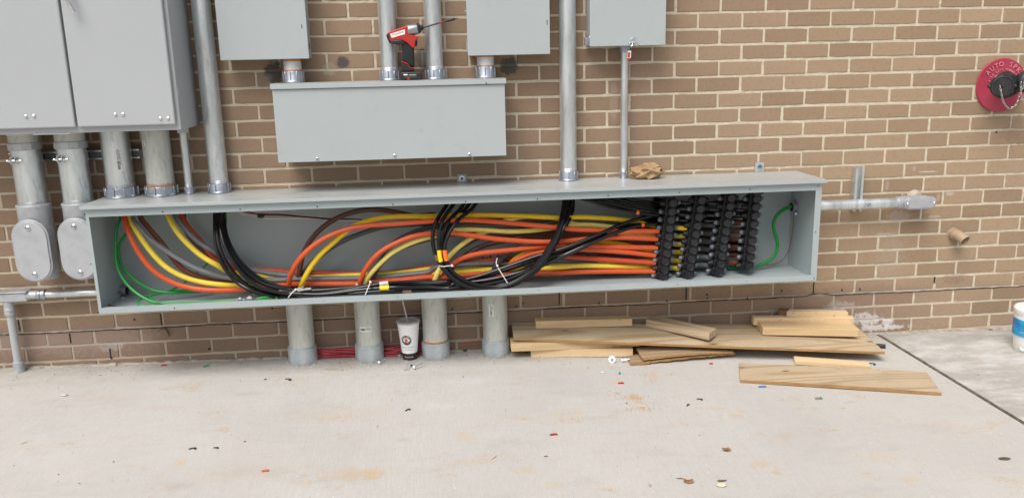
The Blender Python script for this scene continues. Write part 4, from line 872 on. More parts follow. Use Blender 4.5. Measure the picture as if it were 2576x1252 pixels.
cable('thin green wire hanging from the trough top behind the black bundle', 'F 1480,60,6 1478,210,7 1480,320 1450,420,4', RG * .5, GREEN, gg)
cable('thick bright green wire curving at the right end of the trough', 'K 1000,908,6 1150,905,8 1310,890,9 1400,860 1490,790 1530,700,8 1525,610 1490,520 1480,430 1520,340 1600,280,7 1665,252,6 1720,240,6', .0078, GREEN, gg)
cable('thin brown wire hanging from the right end bushing', 'K 1700,330,7 1690,500,6 1660,680,5 1610,800,4 1520,880,3 1390,895,3 1300,890,3', .0018, BROWNR)
cable('thin brown wire from the left end bushing along the bottom', 'F 440,960,8 370,1010,12 340,1050,16 310,1100,20 380,1112,24 470,1128,26 620,1115,27', .002, BROWNR)
cable('thin white control wire at the top of the trough', 'F 1550,150,6 1600,200,8 1700,220 1830,222,9 G -30,290,3 400,288,6 600,303,6 750,312 950,310,6', .0016, WHITEP)
cable('thin black control wire strung along the trough top', 'F 1560,140,8 1750,200,10 2050,212,9 2250,235 G 200,258,8 400,280 600,297,7 750,292 950,300,6 1300,262,5 1600,232,5', .0026, BLACK)
cable('thin red control wire strung along the trough top', 'F 1590,150,8 1700,205,9 2050,222,8 2250,240 G 100,258,7 400,272 600,290,6 800,296 950,298,5', .0018, REDW)
p = onY(*Fz(1820, 228), .10); MB().ball(p, .013, 10, (1.3, .8, .7)).build('tape_wrap', BLK); tag(bpy.data.objects['tape_wrap'], 'lump of black tape on the thin control wires at the trough top', 'tape')
p = onY(*Gz(630, 297), .07); o = MB().cyl((p.x - .012, p.y, p.z), (p.x + .014, p.y, p.z - .002), .005, 8).build('tape_wrap', BLK); tag(o, 'short black tape sleeve where red and white control wires meet', 'tape')
# zip ties
def ziptie(label, spec, head, tail=None):
    t = thing('zip_tie', label, 'zip tie', head, 'white zip ties on the cables')
    pts = path(spec); MB().tube(pts, .0019, 6).build('strap', WHITEP, t)
    h = Vector(head); MB().box(h.x - .004, h.x + .004, h.y - .004, h.y + .004, h.z - .004, h.z + .004).build('head', WHITEP, t, 0, .001)
ziptie('white zip tie at the first slab conduit with its tail hanging left', 'G 350,935,24 330,948,28 300,955,28.7 270,962,28.8 240,990,28.9 203,1040,28.9', onY(*Gz(275, 962), .287))
ziptie('white zip tie across the bottom bundle above the second slab conduit', 'G 975,880,26 985,895,28 965,940,28.8 935,1012,28.9', onY(*Gz(985, 890), .283))
ziptie('white zip tie round the black loop below its coloured tapes', 'H 190,735,26 205,748,28.5 260,742,29 318,728,29 330,745,27', onY(*Hz(312, 735), .288))
ziptie('white zip tie with a long tail across the bundle at the fourth slab conduit', 'H 742,665,22 722,705,24 740,745,27 790,820,28.4 838,900,28.9', onY(*Hz(742, 735), .272))
o = MB().tube(path('G 300,975,24 350,960,25 420,955,24'), .006, 8).build('sealant_tag', mat('milky_plastic', (.42, .42, .41), .3)); tag(o, 'small milky plastic tag beside the first slab conduit cables', 'tag')
o = MB().tube(path('G 850,905,20 858,925,20 870,935,20'), .005, 8).build('tape_band', WHITEP); tag(o, 'white tape tab at the foot of the second orange arc', 'tape')
# ground clamp
p = onY(*Fz(1670, 1055), .265)
t = thing('ground_clamp', 'small silver ground clamp joining the green wires on the trough bottom', 'clamp', (p.x, p.y, TZ0 + .004))
gz = p.z
MB().box(p.x - .03, p.x + .032, p.y - .006, p.y + .006, gz - .008, gz + .002).build('bar', ZINC, t, 0, .001)
for (dx, w_, h) in ((-.022, .008, .016), (-.006, .006, .010), (.018, .011, .019)):
    MB().box(p.x + dx - w_, p.x + dx + w_, p.y - .009, p.y + .008, gz - .006, gz + h - .004).build('lug', STEEL, t, 0, .0015)
    MB().lathe([(.005, 0), (.005, .006)], (p.x + dx, p.y, gz + h - .004), (.2, -.3, 1), 8).build('set_screw', STEEL, t)

# ------------------------------------------------------------------ the four multi-tap connector bars
cols = [[(410, 225), (397, 315), (388, 402), (375, 492), (367, 580), (353, 668), (345, 757), (330, 845), (322, 932), (312, 1012)],
        [(720, 195), (703, 285), (687, 372), (672, 465), (655, 553), (640, 640), (627, 728), (612, 817), (598, 903), (583, 990)],
        [(1038, 170), (1025, 258), (1008, 345), (992, 435), (978, 523), (962, 610), (950, 698), (937, 785), (925, 872), (907, 958)],
        [(1315, 108), (1310, 178), (1300, 265), (1290, 358), (1278, 452), (1268, 542), (1258, 632), (1247, 720), (1240, 808), (1228, 903)]]
blab = ['leftmost black connector bar, with the orange cables plugged into it', 'second black connector bar, fed by yellow cable ends', 'third black connector bar, fed by grey cable ends', 'rightmost black connector bar, fed by brown cable ends']
for ci, cc in enumerate(cols):
    c3 = [onY(*Kz(x, y), .20) for (x, y) in cc]
    t = thing('connector_bar', blab[ci], 'connector', (c3[-1].x, -.15, c3[-1].z - .02), 'black multi-tap connector bars')
    b = MB()
    for i, p in enumerate(c3):
        b.box(p.x - .025, p.x + .025, -.178, -.125, p.z - .0165, p.z + .0165)
        b.ball((p.x, -.168, p.z), .0240, 14, (1, .55, .80))
        b.cyl((p.x - .028, -.150, p.z - .004), (p.x + .028, -.150, p.z - .004), .0150, 14)
        b.cyl((p.x - .008, -.176, p.z + .014), (p.x + .010, -.176, p.z + .023), .006, 8)
    for p, q in zip(c3, c3[1:]): b.obox((p.x - .023, -.174, p.z), (.046, 0, 0), (0, .06, 0), (q.x - p.x, 0, q.z - p.z))
    b.build('body', RUBBER, t, 40, .002)
    for i, p in enumerate(c3):
        cp = MB().lathe([(.0185, 0), (.0182, .014), (.0162, .0175), (.0150, .0165), (.0005, .0160)], (p.x, -.181, p.z), (0, -1, 0), 22).build('cap', RUBCAP, t)
        for s_ in (-1, 1):
            jx = random.uniform(-.002, .002)
            tp = MB(); tp.lathe([(.0120, 0), (.0115, .006), (.0100, .010), (.0088, .0145)], (p.x + s_ * (.0315), -.151, p.z - .004), (s_, 0, random.uniform(-.08, .08)), 12)
            tp.build('port_sleeve', TIP if random.random() < .75 else RUBBER, t, 40)
            MB().lathe([(.0158, 0), (.0162, .005), (.0148, .010)], (p.x + s_ * .0235, -.151, p.z - .004), (s_, 0, 0), 14).build('port_collar', RUBBER, t, 40)

# ------------------------------------------------------------------ cordless impact driver
def Dz(x, y, d=.125): q = onY((1000 + x / 2.236) / 1.5652, y / 2.236 / 1.5652, d); return q
def prof(pts, y0, y1, nm, mt, parent, bev=.004, seg=3):
    P = [Dz(x, y) for x, y in pts]
    return MB().prism([(p.x, y0, p.z) for p in P], (0, y1 - y0, 0)).build(nm, mt, parent, 50, bev, seg)
bp = Dz(1388, 702)
t = thing('impact_driver', 'red and black cordless impact driver standing upright on the middle box', 'power tool', (bp.x, -.125, ztp + .0015))
zoff = (ztp + .0018) - Dz(1388, 703).z
_D = Dz
def Dz(x, y, d=.125): q = _D(x, y, d); q.z += zoff; return q
prof([(1170, 300), (1190, 283), (1345, 228), (1358, 240), (1358, 305), (1440, 318), (1445, 345), (1425, 355), (1415, 428), (1390, 420), (1350, 378), (1300, 352), (1195, 362), (1180, 340)], -.150, -.100, 'motor_housing', REDP, t, .009, 4)
prof([(1165, 305), (1195, 290), (1200, 385), (1178, 345)], -.1525, -.0975, 'rear_cap', BLK, t, .006)
prof([(1192, 358), (1300, 348), (1340, 385), (1320, 392), (1255, 392), (1215, 385)], -.151, -.099, 'underside', BLK, t, .005)
prof([(1300, 352), (1345, 372), (1412, 428), (1410, 480), (1415, 545), (1412, 602), (1300, 540), (1308, 470), (1302, 400)], -.146, -.104, 'grip', RUBBER, t, .010, 4)
prof([(1298, 543), (1412, 603), (1413, 630), (1308, 630), (1302, 580)], -.146, -.104, 'battery_neck', BLK, t, .005)
prof([(1296, 537), (1315, 540), (1360, 560), (1378, 595), (1412, 598), (1412, 604), (1374, 603), (1354, 568), (1312, 550), (1298, 546)], -.1485, -.1015, 'red_trim', REDP, t, .001, 1)
prof([(1295, 640), (1320, 632), (1465, 634), (1482, 650), (1482, 692), (1465, 702), (1310, 702), (1293, 690)], -.165, -.085, 'battery', BLK, t, .006, 3)
prof([(1405, 355), (1435, 348), (1440, 380), (1432, 410), (1420, 405), (1402, 385)], -.134, -.116, 'trigger', BLK, t, .003)
g0, g1 = Dz(1352, 272), Dz(1440, 252); ax = (g1 - g0).normalized()
MB().lathe([(.024, 0), (.0245, .01), (.023, .03), (.0205, (g1 - g0).length)], g0, ax, 24).build('gear_case', mat('brushed_metal', (.33, .34, .35), .35, .7, .15, 30), t)
MB().lathe([(.022, 0), (.0215, .006), (.015, .014)], g1, ax, 20).build('nose_ring', BLK, t)
c0 = Dz(1458, 246); MB().lathe([(.011, 0), (.012, .004), (.011, .012), (.008, .016)], c0, ax, 16).build('chuck', BLK, t)
s0, s1, s2, s3, s4 = Dz(1490, 242), Dz(1632, 200), Dz(1655, 193), Dz(1690, 184), Dz(1770, 165)
MB().cyl(s0, s3, .0033, 8).build('bit_extension', BLK, t); MB().cyl(s1, s2, .0047, 10).build('red_band', REDP, t); MB().cyl(s3, s4, .0058, 12).build('bit_holder', BLK, t); MB().cyl(s4, Dz(1797, 158), .0022, 6, .001).build('driver_bit', BLK, t)
lab = MB().prism([(p.x, -.1504, p.z) for p in (Dz(1200, 300), Dz(1330, 260), Dz(1332, 302), Dz(1215, 335))], (0, -.0006, 0)).build('label_plate', LABEL, t, 0)
tv, tf = text_mesh('Milwaukee', .011); a0 = Dz(1268, 295); an = math.radians(17)
MB().add([(a0.x + v.x * math.cos(an) - v.y * math.sin(an), -.1515, a0.z + v.x * math.sin(an) + v.y * math.cos(an)) for v in tv], tf).build('logo', REDINK, lab, 0)
lb2 = MB().prism([(p.x, -.1653, p.z) for p in (Dz(1318, 648), Dz(1442, 650), Dz(1432, 683), Dz(1330, 683))], (0, -.0006, 0)).build('battery_label', mat('dark_label', (.05, .045, .045), .4), t, 0)
q = Dz(1337, 656); MB().box(q.x - .008, q.x + .008, -.1668, -.1661, q.z - .0028, q.z + .0028).build('white_mark', LABEL, lb2, 0)
tv, tf = text_mesh('LITHIUM', .0075); q = Dz(1398, 658); MB().add([(q.x + v.x, -.1666, q.z + v.y) for v in tv], tf).build('white_mark', LABEL, lb2, 0)
prof([(1350, 680), (1372, 680), (1374, 701), (1352, 701)], -.1668, -.164, 'red_latch', REDP, t, .0005, 1)

# ------------------------------------------------------------------ crumpled paper bag on the trough
c0 = onZ(1627, 449, TZ1 + .003); c0.y = -.085
bm = bmesh.new(); bmesh.ops.create_icosphere(bm, subdivisions=4, radius=1)
for v in bm.verts:
    p = v.co.copy(); r = 1
    for k, a in ((1.5, .18), (3.6, .32), (7.5, .17)):
        r -= a * (abs(noise.noise(p * k + Vector((3, 9, 1)))) * 2 - .4)
    x = p.x * .076 * r; y = p.y * .050 * r; z = p.z * .041 * r
    z = z + .010 * (p.x > .2) * p.x
    v.co = Vector((x, y, max(z, -.026)))
    v.co.z += .026
bag = MB(); bm.verts.index_update(); bag.add([c0 + v.co for v in bm.verts], [[v.index for v in f.verts] for f in bm.faces]); bm.free()
o = bag.build('paper_bag', PAPER, None, 0); tag(o, 'crumpled brown paper bag lying on the trough lid', 'paper bag')
dm = o.modifiers.new('facets', 'DECIMATE'); dm.ratio = .22

# ------------------------------------------------------------------ fire department connection
t = thing('fire_department_connection', 'red round wall plate lettered AUTO SPKR with black capped inlets and chain', 'sprinkler inlet', (1.143, -.03, 1.161))
fc = Vector((1.143, -.004, 1.161))
MB().lathe([(.1215, 0), (.1225, .004), (.1195, .010), (.112, .009), (.06, .016), (.055, .022)], fc + Vector((0, .002, 0)), (0, -1, 0), 56).build('wall_plate', REDPAINT, t)
def arc_text(s, R, size, a0, step):
    b = MB()
    for i, ch in enumerate(s):
        if ch == ' ': continue
        a = math.radians(a0 - i * step); tv, tf = text_mesh(ch, size, .0015)
        cx, cz = math.cos(a) * R, math.sin(a) * R; q = a - PI / 2
        b.add([(fc.x + cx + v.x * math.cos(q) - v.y * math.sin(q), fc.y - .0105 - v.z - (.112 - R) * .13, fc.z + cz + v.x * math.sin(q) + v.y * math.cos(q)) for v in tv], tf)
    return b
arc_text('AUTO SPKR', .096, .030, 143, 14.2).build('raised_letters', REDLET, t, 0)
arc_text('FIRE DEPT CONNECTION', .071, .0135, 163, 8.0).build('raised_letters', REDLET, t, 0)
MB().lathe([(.062, 0), (.055, .03), (.045, .055)], (fc.x + .006, -.02, fc.z - .0), (0, -1, 0), 28).build('body', CASTBLK, t)
ca = onY(2519, 217, .13)
d1 = Vector((-.35, -1, .02)).normalized()
bs = Vector((fc.x + .01, -.045, fc.z)); 
MB().cyl(bs, ca, .040, 26, .043).build('inlet_neck', CASTBLK, t)
cp = MB().lathe([(.045, -.006), (.049, 0), (.049, .016), (.046, .021), (.040, .0225), (.038, .019), (.0005, .0185)], ca, d1, 32); cap = cp.build('inlet_cap', CASTBLK, t)
for a in (0, PI): 
    q = d1.cross(Vector((0, 0, 1))).normalized(); MB().ball(ca + d1 * .010 + (q * math.cos(a) + Vector((0, 0, 1)) * 0) * .052, .009, 8).build('cap_lug', CASTBLK, cap)
MB().box(ca.x - .004, ca.x + .012, ca.y - .022, ca.y - .006, ca.z + .044, ca.z + .054).build('cap_lug', CASTBLK, cap)
d2 = Vector((.55, -1, .03)).normalized(); cb = onY(2574, 206, .13)
MB().cyl(Vector((fc.x + .03, -.05, fc.z)), cb, .038, 24, .040).build('inlet_neck', CASTBLK, t)
MB().lathe([(.044, -.006), (.048, 0), (.048, .016), (.045, .021), (.0005, .0185)], cb, d2, 32).build('inlet_cap', CASTBLK, t)
MB().ball(ca + d1 * .022, .006, 8).build('chain_stud', CASTBLK, cap)
Wz = lambda x, y, d: onY(1916.7 + .36733 * x, .36733 * y, d)
cpth = smooth(spline([Wz(1630, 585, .165), Wz(1640, 640, .17), Wz(1655, 700, .165), Wz(1700, 748, .16), Wz(1740, 715, .165), Wz(1765, 650, .17), Wz(1790, 590, .175), Wz(1800, 540, .18)], .004), 2)
def chain(pts, link=.011, parent=None):
    b = MB(); acc = 0; last = pts[0]; k = 0
    for i in range(1, len(pts)):
        if (pts[i] - last).length >= link * .78:
            a = (pts[i] + last) / 2; tx = (pts[i] - last).normalized(); up = Vector((0, 1, 0)) if k % 2 else Vector((0, 0, 1)); s_ = tx.cross(up).normalized()
            b.tube([a + tx * math.cos(q) * link * .58 + s_ * math.sin(q) * link * .30 for q in [2 * PI * j / 10 for j in range(10)]], .0012, 5, True); last = pts[i]; k += 1
    return b
chain(cpth).build('chain', mat('chain_steel', (.55, .53, .5), .35, .8), t)
chain(smooth(spline([Wz(1775, 560, .18), Wz(1772, 620, .18), Wz(1790, 690, .18), Wz(1815, 720, .18)], .004), 2)).build('chain', bpy.data.materials['chain_steel'], t)
# little brown hose-bib stub of tan pipe
A = onY(2397.7, 588, 0); B = onY(2423, 611, .075)
t = thing('drain_elbow', 'tan painted pipe elbow sticking out of the wall and pointing down right', 'pipe', (A.x, -.03, B.z))
pts = spline([Vector((A.x, .005, A.z)), Vector((A.x + .001, -.022, A.z)), Vector((A.x + .006, -.044, A.z - .005)), Vector((A.x + .014, -.066, A.z - .018))], .006)
b = MB().tube(pts, .0255, 24); b.f.pop(); b.m.pop(); b.build('elbow', TAN, t)
tn = (pts[-1] - pts[-2]).normalized()
MB().lathe([(.0255, -.003), (.0282, -.002), (.0282, .006), (.0230, .0065), (.0215, -.014)], pts[-1], tn, 28, True).build('rim', TAN, t)
MB().cyl(pts[-1] - tn * .02, pts[-1] - tn * .018, .0245, 20).build('bore', DARK, t, 0)
MB().lathe([(.031, 0), (.028, .004), (.025, .006)], (A.x, -.0005, A.z), (0, -1, 0), 24).build('sealant_ring', mat('tan_sealant', (.33, .24, .17), .8, 0, .3, 60), t)
MB().lathe([(.0285, 0), (.0285, .010)], (A.x + .001, -.014, A.z), (0, -1, 0), 28).build('collar', TAN, t)

# ------------------------------------------------------------------ paper cup
g = gnd(1031, 906); cx, cy = g.x, g.y - .0 + .030; gz = G(cx)
t = thing('paper_cup', 'white paper drink cup with round black and red logo, lid and straw on the slab', 'cup', (cx, cy, gz))
r0, r1, H = .0325, .0500, .176
def crad(h): return r0 + (r1 - r0) * h / H
MB().lathe([(r0 - .001, 0), (r0, .001), (crad(.165), .165), (r1, H)], (cx, cy, gz), (0, 0, 1), 48).build('cup_body', mat('waxed_white_paper', (.86, .86, .86), .45, 0, .02, 10), t)
MB().lathe([(r0 + .0006, .001), (crad(.034) + .0006, .034)], (cx, cy, gz + .0), (0, 0, 1), 48, True).build('dark_base_band', mat('dark_brown_print', (.025, .018, .016), .5), t)
MB().lathe([(r1 + .001, H - .004), (r1 + .0045, H - .002), (r1 + .0045, H + .004), (r1 + .001, H + .006), (r1 - .006, H + .007), (r1 - .012, H + .003), (r1 - .030, H + .003), (.008, H + .005), (.0005, H + .005)], (cx, cy, gz), (0, 0, 1), 40).build('lid', mat('translucent_lid', (.50, .49, .48), .25, 0, .08, 30), t)
sp0 = Vector((cx - .003, cy, gz + H + .004)); sp1 = onY(1012, 752, -cy + .01)
MB().cyl(sp0, sp1 + (sp1 - sp0) * .12, .0036, 12).build('straw', mat('milky_straw', (.50, .46, .45), .3), t)
def on_cup(u, h, k=.0012, a0=0):
    h = max(h, .001); R = crad(h) + k; a = a0 + u / R; return (cx + math.sin(a) * R, cy - math.cos(a) * R, gz + h)
A0 = math.atan2(CAM.x - cx, -(CAM.y - cy)) - .30
def disc(r, r_in, n=36, k=.0012, uc=0, hc=.10, m=None, nm='logo', par=t):
    b = MB(); vs = []; fs = []
    for i in range(n):
        a = 2 * PI * i / n; vs += [on_cup(uc + math.cos(a) * r, hc + math.sin(a) * r, k, A0), on_cup(uc + math.cos(a) * r_in, hc + math.sin(a) * r_in, k, A0)]
    for i in range(n): q = (i + 1) % n; fs.append((2 * i, 2 * q, 2 * q + 1, 2 * i + 1))
    return b.add(vs, fs).build(nm, m, par, 0)
L1 = disc(.0238, .0005, m=INK); disc(.0222, .0212, k=.0018, m=LABEL, nm='logo_ring', par=t); disc(.0138, .0005, k=.0018, m=LABEL, nm='logo_ring', par=t)
def cup_text(s, size, uc, hc, m, k=.0024, sx=1, bold=0):
    b = MB()
    for (du, dh) in ([(0, 0)] if not bold else [(-bold, 0), (0, 0), (bold, 0)]):
        tv, tf = text_mesh(s, size); b.add([on_cup(uc + v.x * sx + du, hc + v.y + dh, k + du * .2, A0) for v in tv], tf)
    return b.build('lettering', m, t, 0)
cup_text('JJ', .0245, 0, .1, REDINK, .0026, 1.0, .0012)
b = MB()
for i, ch in enumerate("JIMMY JOHN'S"):
    a = math.radians(165 - i * 13.6); tv, tf = text_mesh(ch, .0068); q = a - PI / 2
    b.add([on_cup(math.cos(a) * .0176 + v.x * math.cos(q) - v.y * math.sin(q), .1 + math.sin(a) * .0176 + v.x * math.sin(q) + v.y * math.cos(q), .0022, A0) for v in tv], tf)
b.build('lettering', LABEL, t, 0)
cup_text('GOURMET SANDWICHES', .0052, .004, .066, INK); cup_text('* * * * *', .0055, .004, .060, INK); cup_text('jimmyjohns.com', .0052, .006, .0545, INK)
cup_text('Coca-Cola', .0095, .006, .0175, LABEL); 

# ------------------------------------------------------------------ red wire along the wall
b = MB()
for k in range(26):
    yy = random.uniform(-.050, -.018); zz = random.uniform(.006, .050); x0 = -2.075 + random.uniform(0, .05); x1 = -1.45 + random.uniform(-.08, .02); pts = []
    x = x0; ph = random.uniform(0, 6)
    while x < x1:
        pts.append((x, yy + .007 * math.sin(x * 9 + ph), max(.005, zz + .006 * math.sin(x * 13 + ph) - .012 * abs(math.sin((x + .3) * 5))) + G(x))); x += .025
    b.tube(pts, .0023, 5)
o = b.build('red_wire_coil', REDW); tag(o, 'bundle of thin red wire lying along the wall behind the cup and conduits', 'wire bundle')
o = MB().tube(smooth(spline([onY(1160, 866, .03), onY(1180, 862, .03), onY(1205, 857, .035), onY(1222, 860, .03)])), .0025, 6).build('wire_end', REDW); tag(o, 'loose end of red wire by the wall near the torn-sticker conduit', 'wire')
# dry leaves by the first conduit
def leaf(label, px, py, sx, sy, mt, h=.012, name='dry_leaf', cat='leaf'):
    p = gnd(px, py); b = MB(); n = 9; vs = []; fs = []
    for i in range(n):
        for j in range(n):
            u, v = i / (n - 1) * 2 - 1, j / (n - 1) * 2 - 1; r = max(abs(u), abs(v)); q = math.hypot(u, v) or 1; u2, v2 = u / q * r, v / q * r
            k = 1 + .25 * noise.noise((u2 * 2, v2 * 2, px)); z = h * (.35 + .6 * noise.noise((u2 * 1.8, v2 * 1.8, px * .3)) + .35 * u2 * u2)
            vs.append((p.x + u2 * sx * k, p.y + v2 * sy * k, p.z + max(.0008, z)))
    for i in range(n - 1):
        for j in range(n - 1): fs.append((i * n + j, (i + 1) * n + j, (i + 1) * n + j + 1, i * n + j + 1))
    o = b.add(vs, fs).build(name, mt, None, 25); so_ = o.modifiers.new('thick', 'SOLIDIFY'); so_.thickness = .0008; return tag(o, label, cat)
LF = mat('dry_leaf_skin', (.40, .27, .13), .8, 0, .25, 60)
leaf('curled tan leaf against the first slab conduit', 815, 891, .021, .012, LF, .028); leaf('long dry leaf along the wall left of the first slab conduit', 690, 884 + 6, .055, .008, LF, .01); leaf('small dry leaf between the first two slab conduits', 870, 886, .022, .006, LF, .012)

# ------------------------------------------------------------------ lumber
def board(name, label, L, Rr, z, depth, hgt, mt, tilt=0, endm=None, dyaw=0):
    """a board whose long lower front edge runs between two seen points"""
    a, c = onZ(L[0], L[1], z), onZ(Rr[0], Rr[1], z + tilt); ax = c - a; n = Vector((-ax.y, ax.x, 0)).normalized()
    b = MB(); up = Vector((0, 0, hgt)); b.obox(a, ax, n * depth, up)
    me_o = b.build(name, mt, None, 0, .0025, 2)
    tag(me_o, label, 'board', 'lumber offcuts'); lo = me_o.location
    ang = math.atan2(ax.y, ax.x); R_ = Matrix.Rotation(-ang, 4, 'Z'); me_o.data.transform(R_); me_o.rotation_euler.z = ang
    if endm:
        me_o.data.materials.append(endm)
        for f in me_o.data.polygons:
            if abs(f.normal.x) > .8: f.material_index = 1
    return me_o
a_ = lambda x, y: (1245.9 + .248 * x, 741.1 + .248 * y)
b_ = lambda x, y: (1820.9 + .2932 * x, 741.1 + .2932 * y)
board('lumber_offcut', 'pine offcut lying on the slab, lowest of the left stack', a_(360, 636), a_(1397, 628), -.003, .089, .0375, PINE2)
board('lumber_offcut', 'pine offcut second from the bottom, sticking out toward the torn-sticker conduit', a_(163, 579), a_(1190, 535), .036, .089, .038, PINE, -.002)
board('lumber_offcut', 'pine offcut mostly hidden under the plywood, its end showing', a_(1100, 530), a_(1463, 524), .036, .05, .028, PINE, 0)
board('lumber_offcut', 'clean pine offcut on top of the plywood at its left end', a_(413, 343), a_(1390, 318), .108, .085, .036, PINE2, -.012)
def plyboard(name, label, quad, th, mt, n=(24, 6), warp=0, cat='board', rag=0, grp='plywood pieces'):
    BL, FL, FR, BR = [Vector(q) for q in quad]; b = MB(); W, H_ = n; vs = []
    for j in range(H_ + 1):
        for i in range(W + 1):
            u, v = i / W, j / H_; p = (BL * (1 - u) + BR * u) * (1 - v) + (FL * (1 - u) + FR * u) * v
            p = p + Vector((0, 0, warp * math.sin(u * PI)));
            if rag and j == H_: p.y += random.uniform(-rag, rag)
            if rag and i in (0, W): p.x += random.uniform(-rag, rag)
            vs.append(p)
    k = len(vs); vs += [v - Vector((0, 0, th)) for v in vs[:k]]; fs = []; fe = []
    w_ = W + 1
    for j in range(H_):
        for i in range(W): q = j * w_ + i; fs += [(q, q + 1, q + w_ + 1, q + w_)]; fs += [(k + q, k + q + w_, k + q + w_ + 1, k + q + 1)]
    for i in range(W): fe += [(i, i + 1, k + i + 1, k + i), (H_ * w_ + i, H_ * w_ + i + 1, k + H_ * w_ + i + 1, k + H_ * w_ + i)]
    for j in range(H_): fe += [(j * w_, (j + 1) * w_, k + (j + 1) * w_, k + j * w_), (j * w_ + W, (j + 1) * w_ + W, k + (j + 1) * w_ + W, k + j * w_ + W)]
    b.add(vs, fs); b.cur = 1; b.add(vs, fe); o = b.build(name, [mt, PLYE], None, 25)
    return tag(o, label, cat, grp)
c0 = onZ(*a_(165, 285), .127); c1 = onZ(*a_(185, 444), .094)
plyboard('plywood_sheet', 'long weathered plywood strip leaning on the lumber stack against the wall', (onY(*a_(165, 285), .006), onZ(*a_(185, 440), .094), onZ(*b_(1382, 490), .030), onZ(*b_(1120, 255), .036)), .011, PLY, (40, 8))
board('lumber_offcut', 'stained pine offcut lying diagonally in the middle of the plywood', a_(1525, 322), a_(2168, 465), .088, .086, .034, PLY, -.013)
board('lumber_offcut', 'thick knotty pine offcut on the right part of the plywood', b_(332, 346), b_(1155, 362), .060, .135, .037, PINE, -.010)
board('lumber_offcut', 'narrow pine offcut behind the thick knotty one', b_(255, 262), b_(1115, 262), .075, .04, .038, PINE2, -.010)
board('lumber_offcut', 'small pine offcut with a dark end, topmost at the right', b_(535, 204), b_(1065, 214), .096, .04, .036, PINE2, -.006)
o = board('lumber_offcut', 'dark end block behind the topmost right offcut', b_(462, 192), b_(533, 204), .098, .045, .036, ENDG, 0)
# warped old plywood pieces under the sheet
plyboard('plywood_piece', 'lower of two warped old plywood pieces under the sheet, with ragged edge', (onZ(*a_(1335, 620), .004), onZ(*a_(1372, 700), .004), onZ(*a_(2440, 588), .012), onZ(*a_(2300, 530), .014)), .009, PLYOLD, (40, 5), .004, rag=.004)
plyboard('plywood_piece', 'upper of two warped old plywood pieces under the sheet', (onZ(*a_(1430, 535), .030), onZ(*a_(1495, 650), .022), onZ(*a_(2420, 575), .024), onZ(*a_(2330, 525), .028)), .008, PLYOLD, (40, 5), .006, rag=.002)
# loose board and slat in front
plyboard('loose_board', 'weathered board lying alone on the slab in front of the pile', (gnd(*b_(130, 583), .014), gnd(*b_(140, 728), .014), gnd(*b_(1868, 838), .014), gnd(*b_(1740, 664), .014)), .013, PLY, (40, 6), .003)
board('lumber_offcut', 'short flat pine slat lying behind the loose front board', b_(606, 598), b_(1258, 646), -.013, .062, .018, PINE2, -.002)
p = gnd(*b_(1380, 466)); o = MB().cyl((p.x - .10, p.y + .05, p.z + .010), (p.x + .008, p.y + .01, p.z + .010), .0105, 16).build('black_tube', BLK); tag(o, 'black tube end poking out under the right end of the plywood', 'tube')
# ------------------------------------------------------------------ tub at the right edge
p = gnd(2556, 886); R_ = .085; c = Vector((p.x + R_ + .010, p.y + .025, 0)); g0 = G(c.x)
t = thing('plastic_tub', 'white plastic tub with blue label standing at the right edge', 'tub', (c.x, c.y, g0))
hz = lambda y: onY(2560, y, -c.y + .07).z
zt, zl0, zl1 = hz(789), hz(815), hz(856)
MB().lathe([(R_ - .010, 0), (R_ - .008, .004), (R_ - .004, zl1 - g0 - .006), (R_ + .001, zl1 - g0), (R_ + .001, zl0 - g0), (R_ + .004, zt - g0 - .02), (R_ - .002, zt - g0)], (c.x, c.y, g0), (0, 0, 1), 48).build('tub_body', WHITEP, t)
MB().lathe([(R_ + .004, 0), (R_ + .006, .003), (R_ + .006, .024), (R_ + .001, .030), (R_ - .01, .031)], (c.x, c.y, zt - .028), (0, 0, 1), 48).build('lid', WHITEP, t)
m, nt, pp = newmat('blue_label_print'); v = coords(nt, (1, 1, 1), True); c_ = mix(nt, ramp(nt, noise_(nt, 14, 3, .5, v), .35, .65), (.01, .16, .42), (.02, .42, .70)); link(nt, c_, pp.inputs['Base Color']); pp.inputs['Roughness'].default_value = .35
lbm = MB().lathe([(R_ + .0018, 0), (R_ + .0018, zl0 - zl1)], (c.x, c.y, zl1), (0, 0, 1), 48, True).build('label', m, t)
b = MB()
for i, ch in enumerate('Large'):
    tv, tf = text_mesh(ch, .012); a0 = -1.30 + i * .09
    b.add([(c.x + math.sin(a0 + v.x / R_) * (R_ + .0026), c.y - math.cos(a0 + v.x / R_) * (R_ + .0026), zl1 + .022 + v.y) for v in tv], tf)
b.build('lettering', LABEL, lbm, 0)
MB().tube([(c.x - R_ - .001, c.y - .02, g0 + .035), (c.x - R_ + .006, c.y - .035, g0 + .018), (c.x - .05, c.y - .075, g0 + .006), (c.x, c.y - .10, g0 + .004)], .0022, 6).build('wire_handle', STEEL, t)

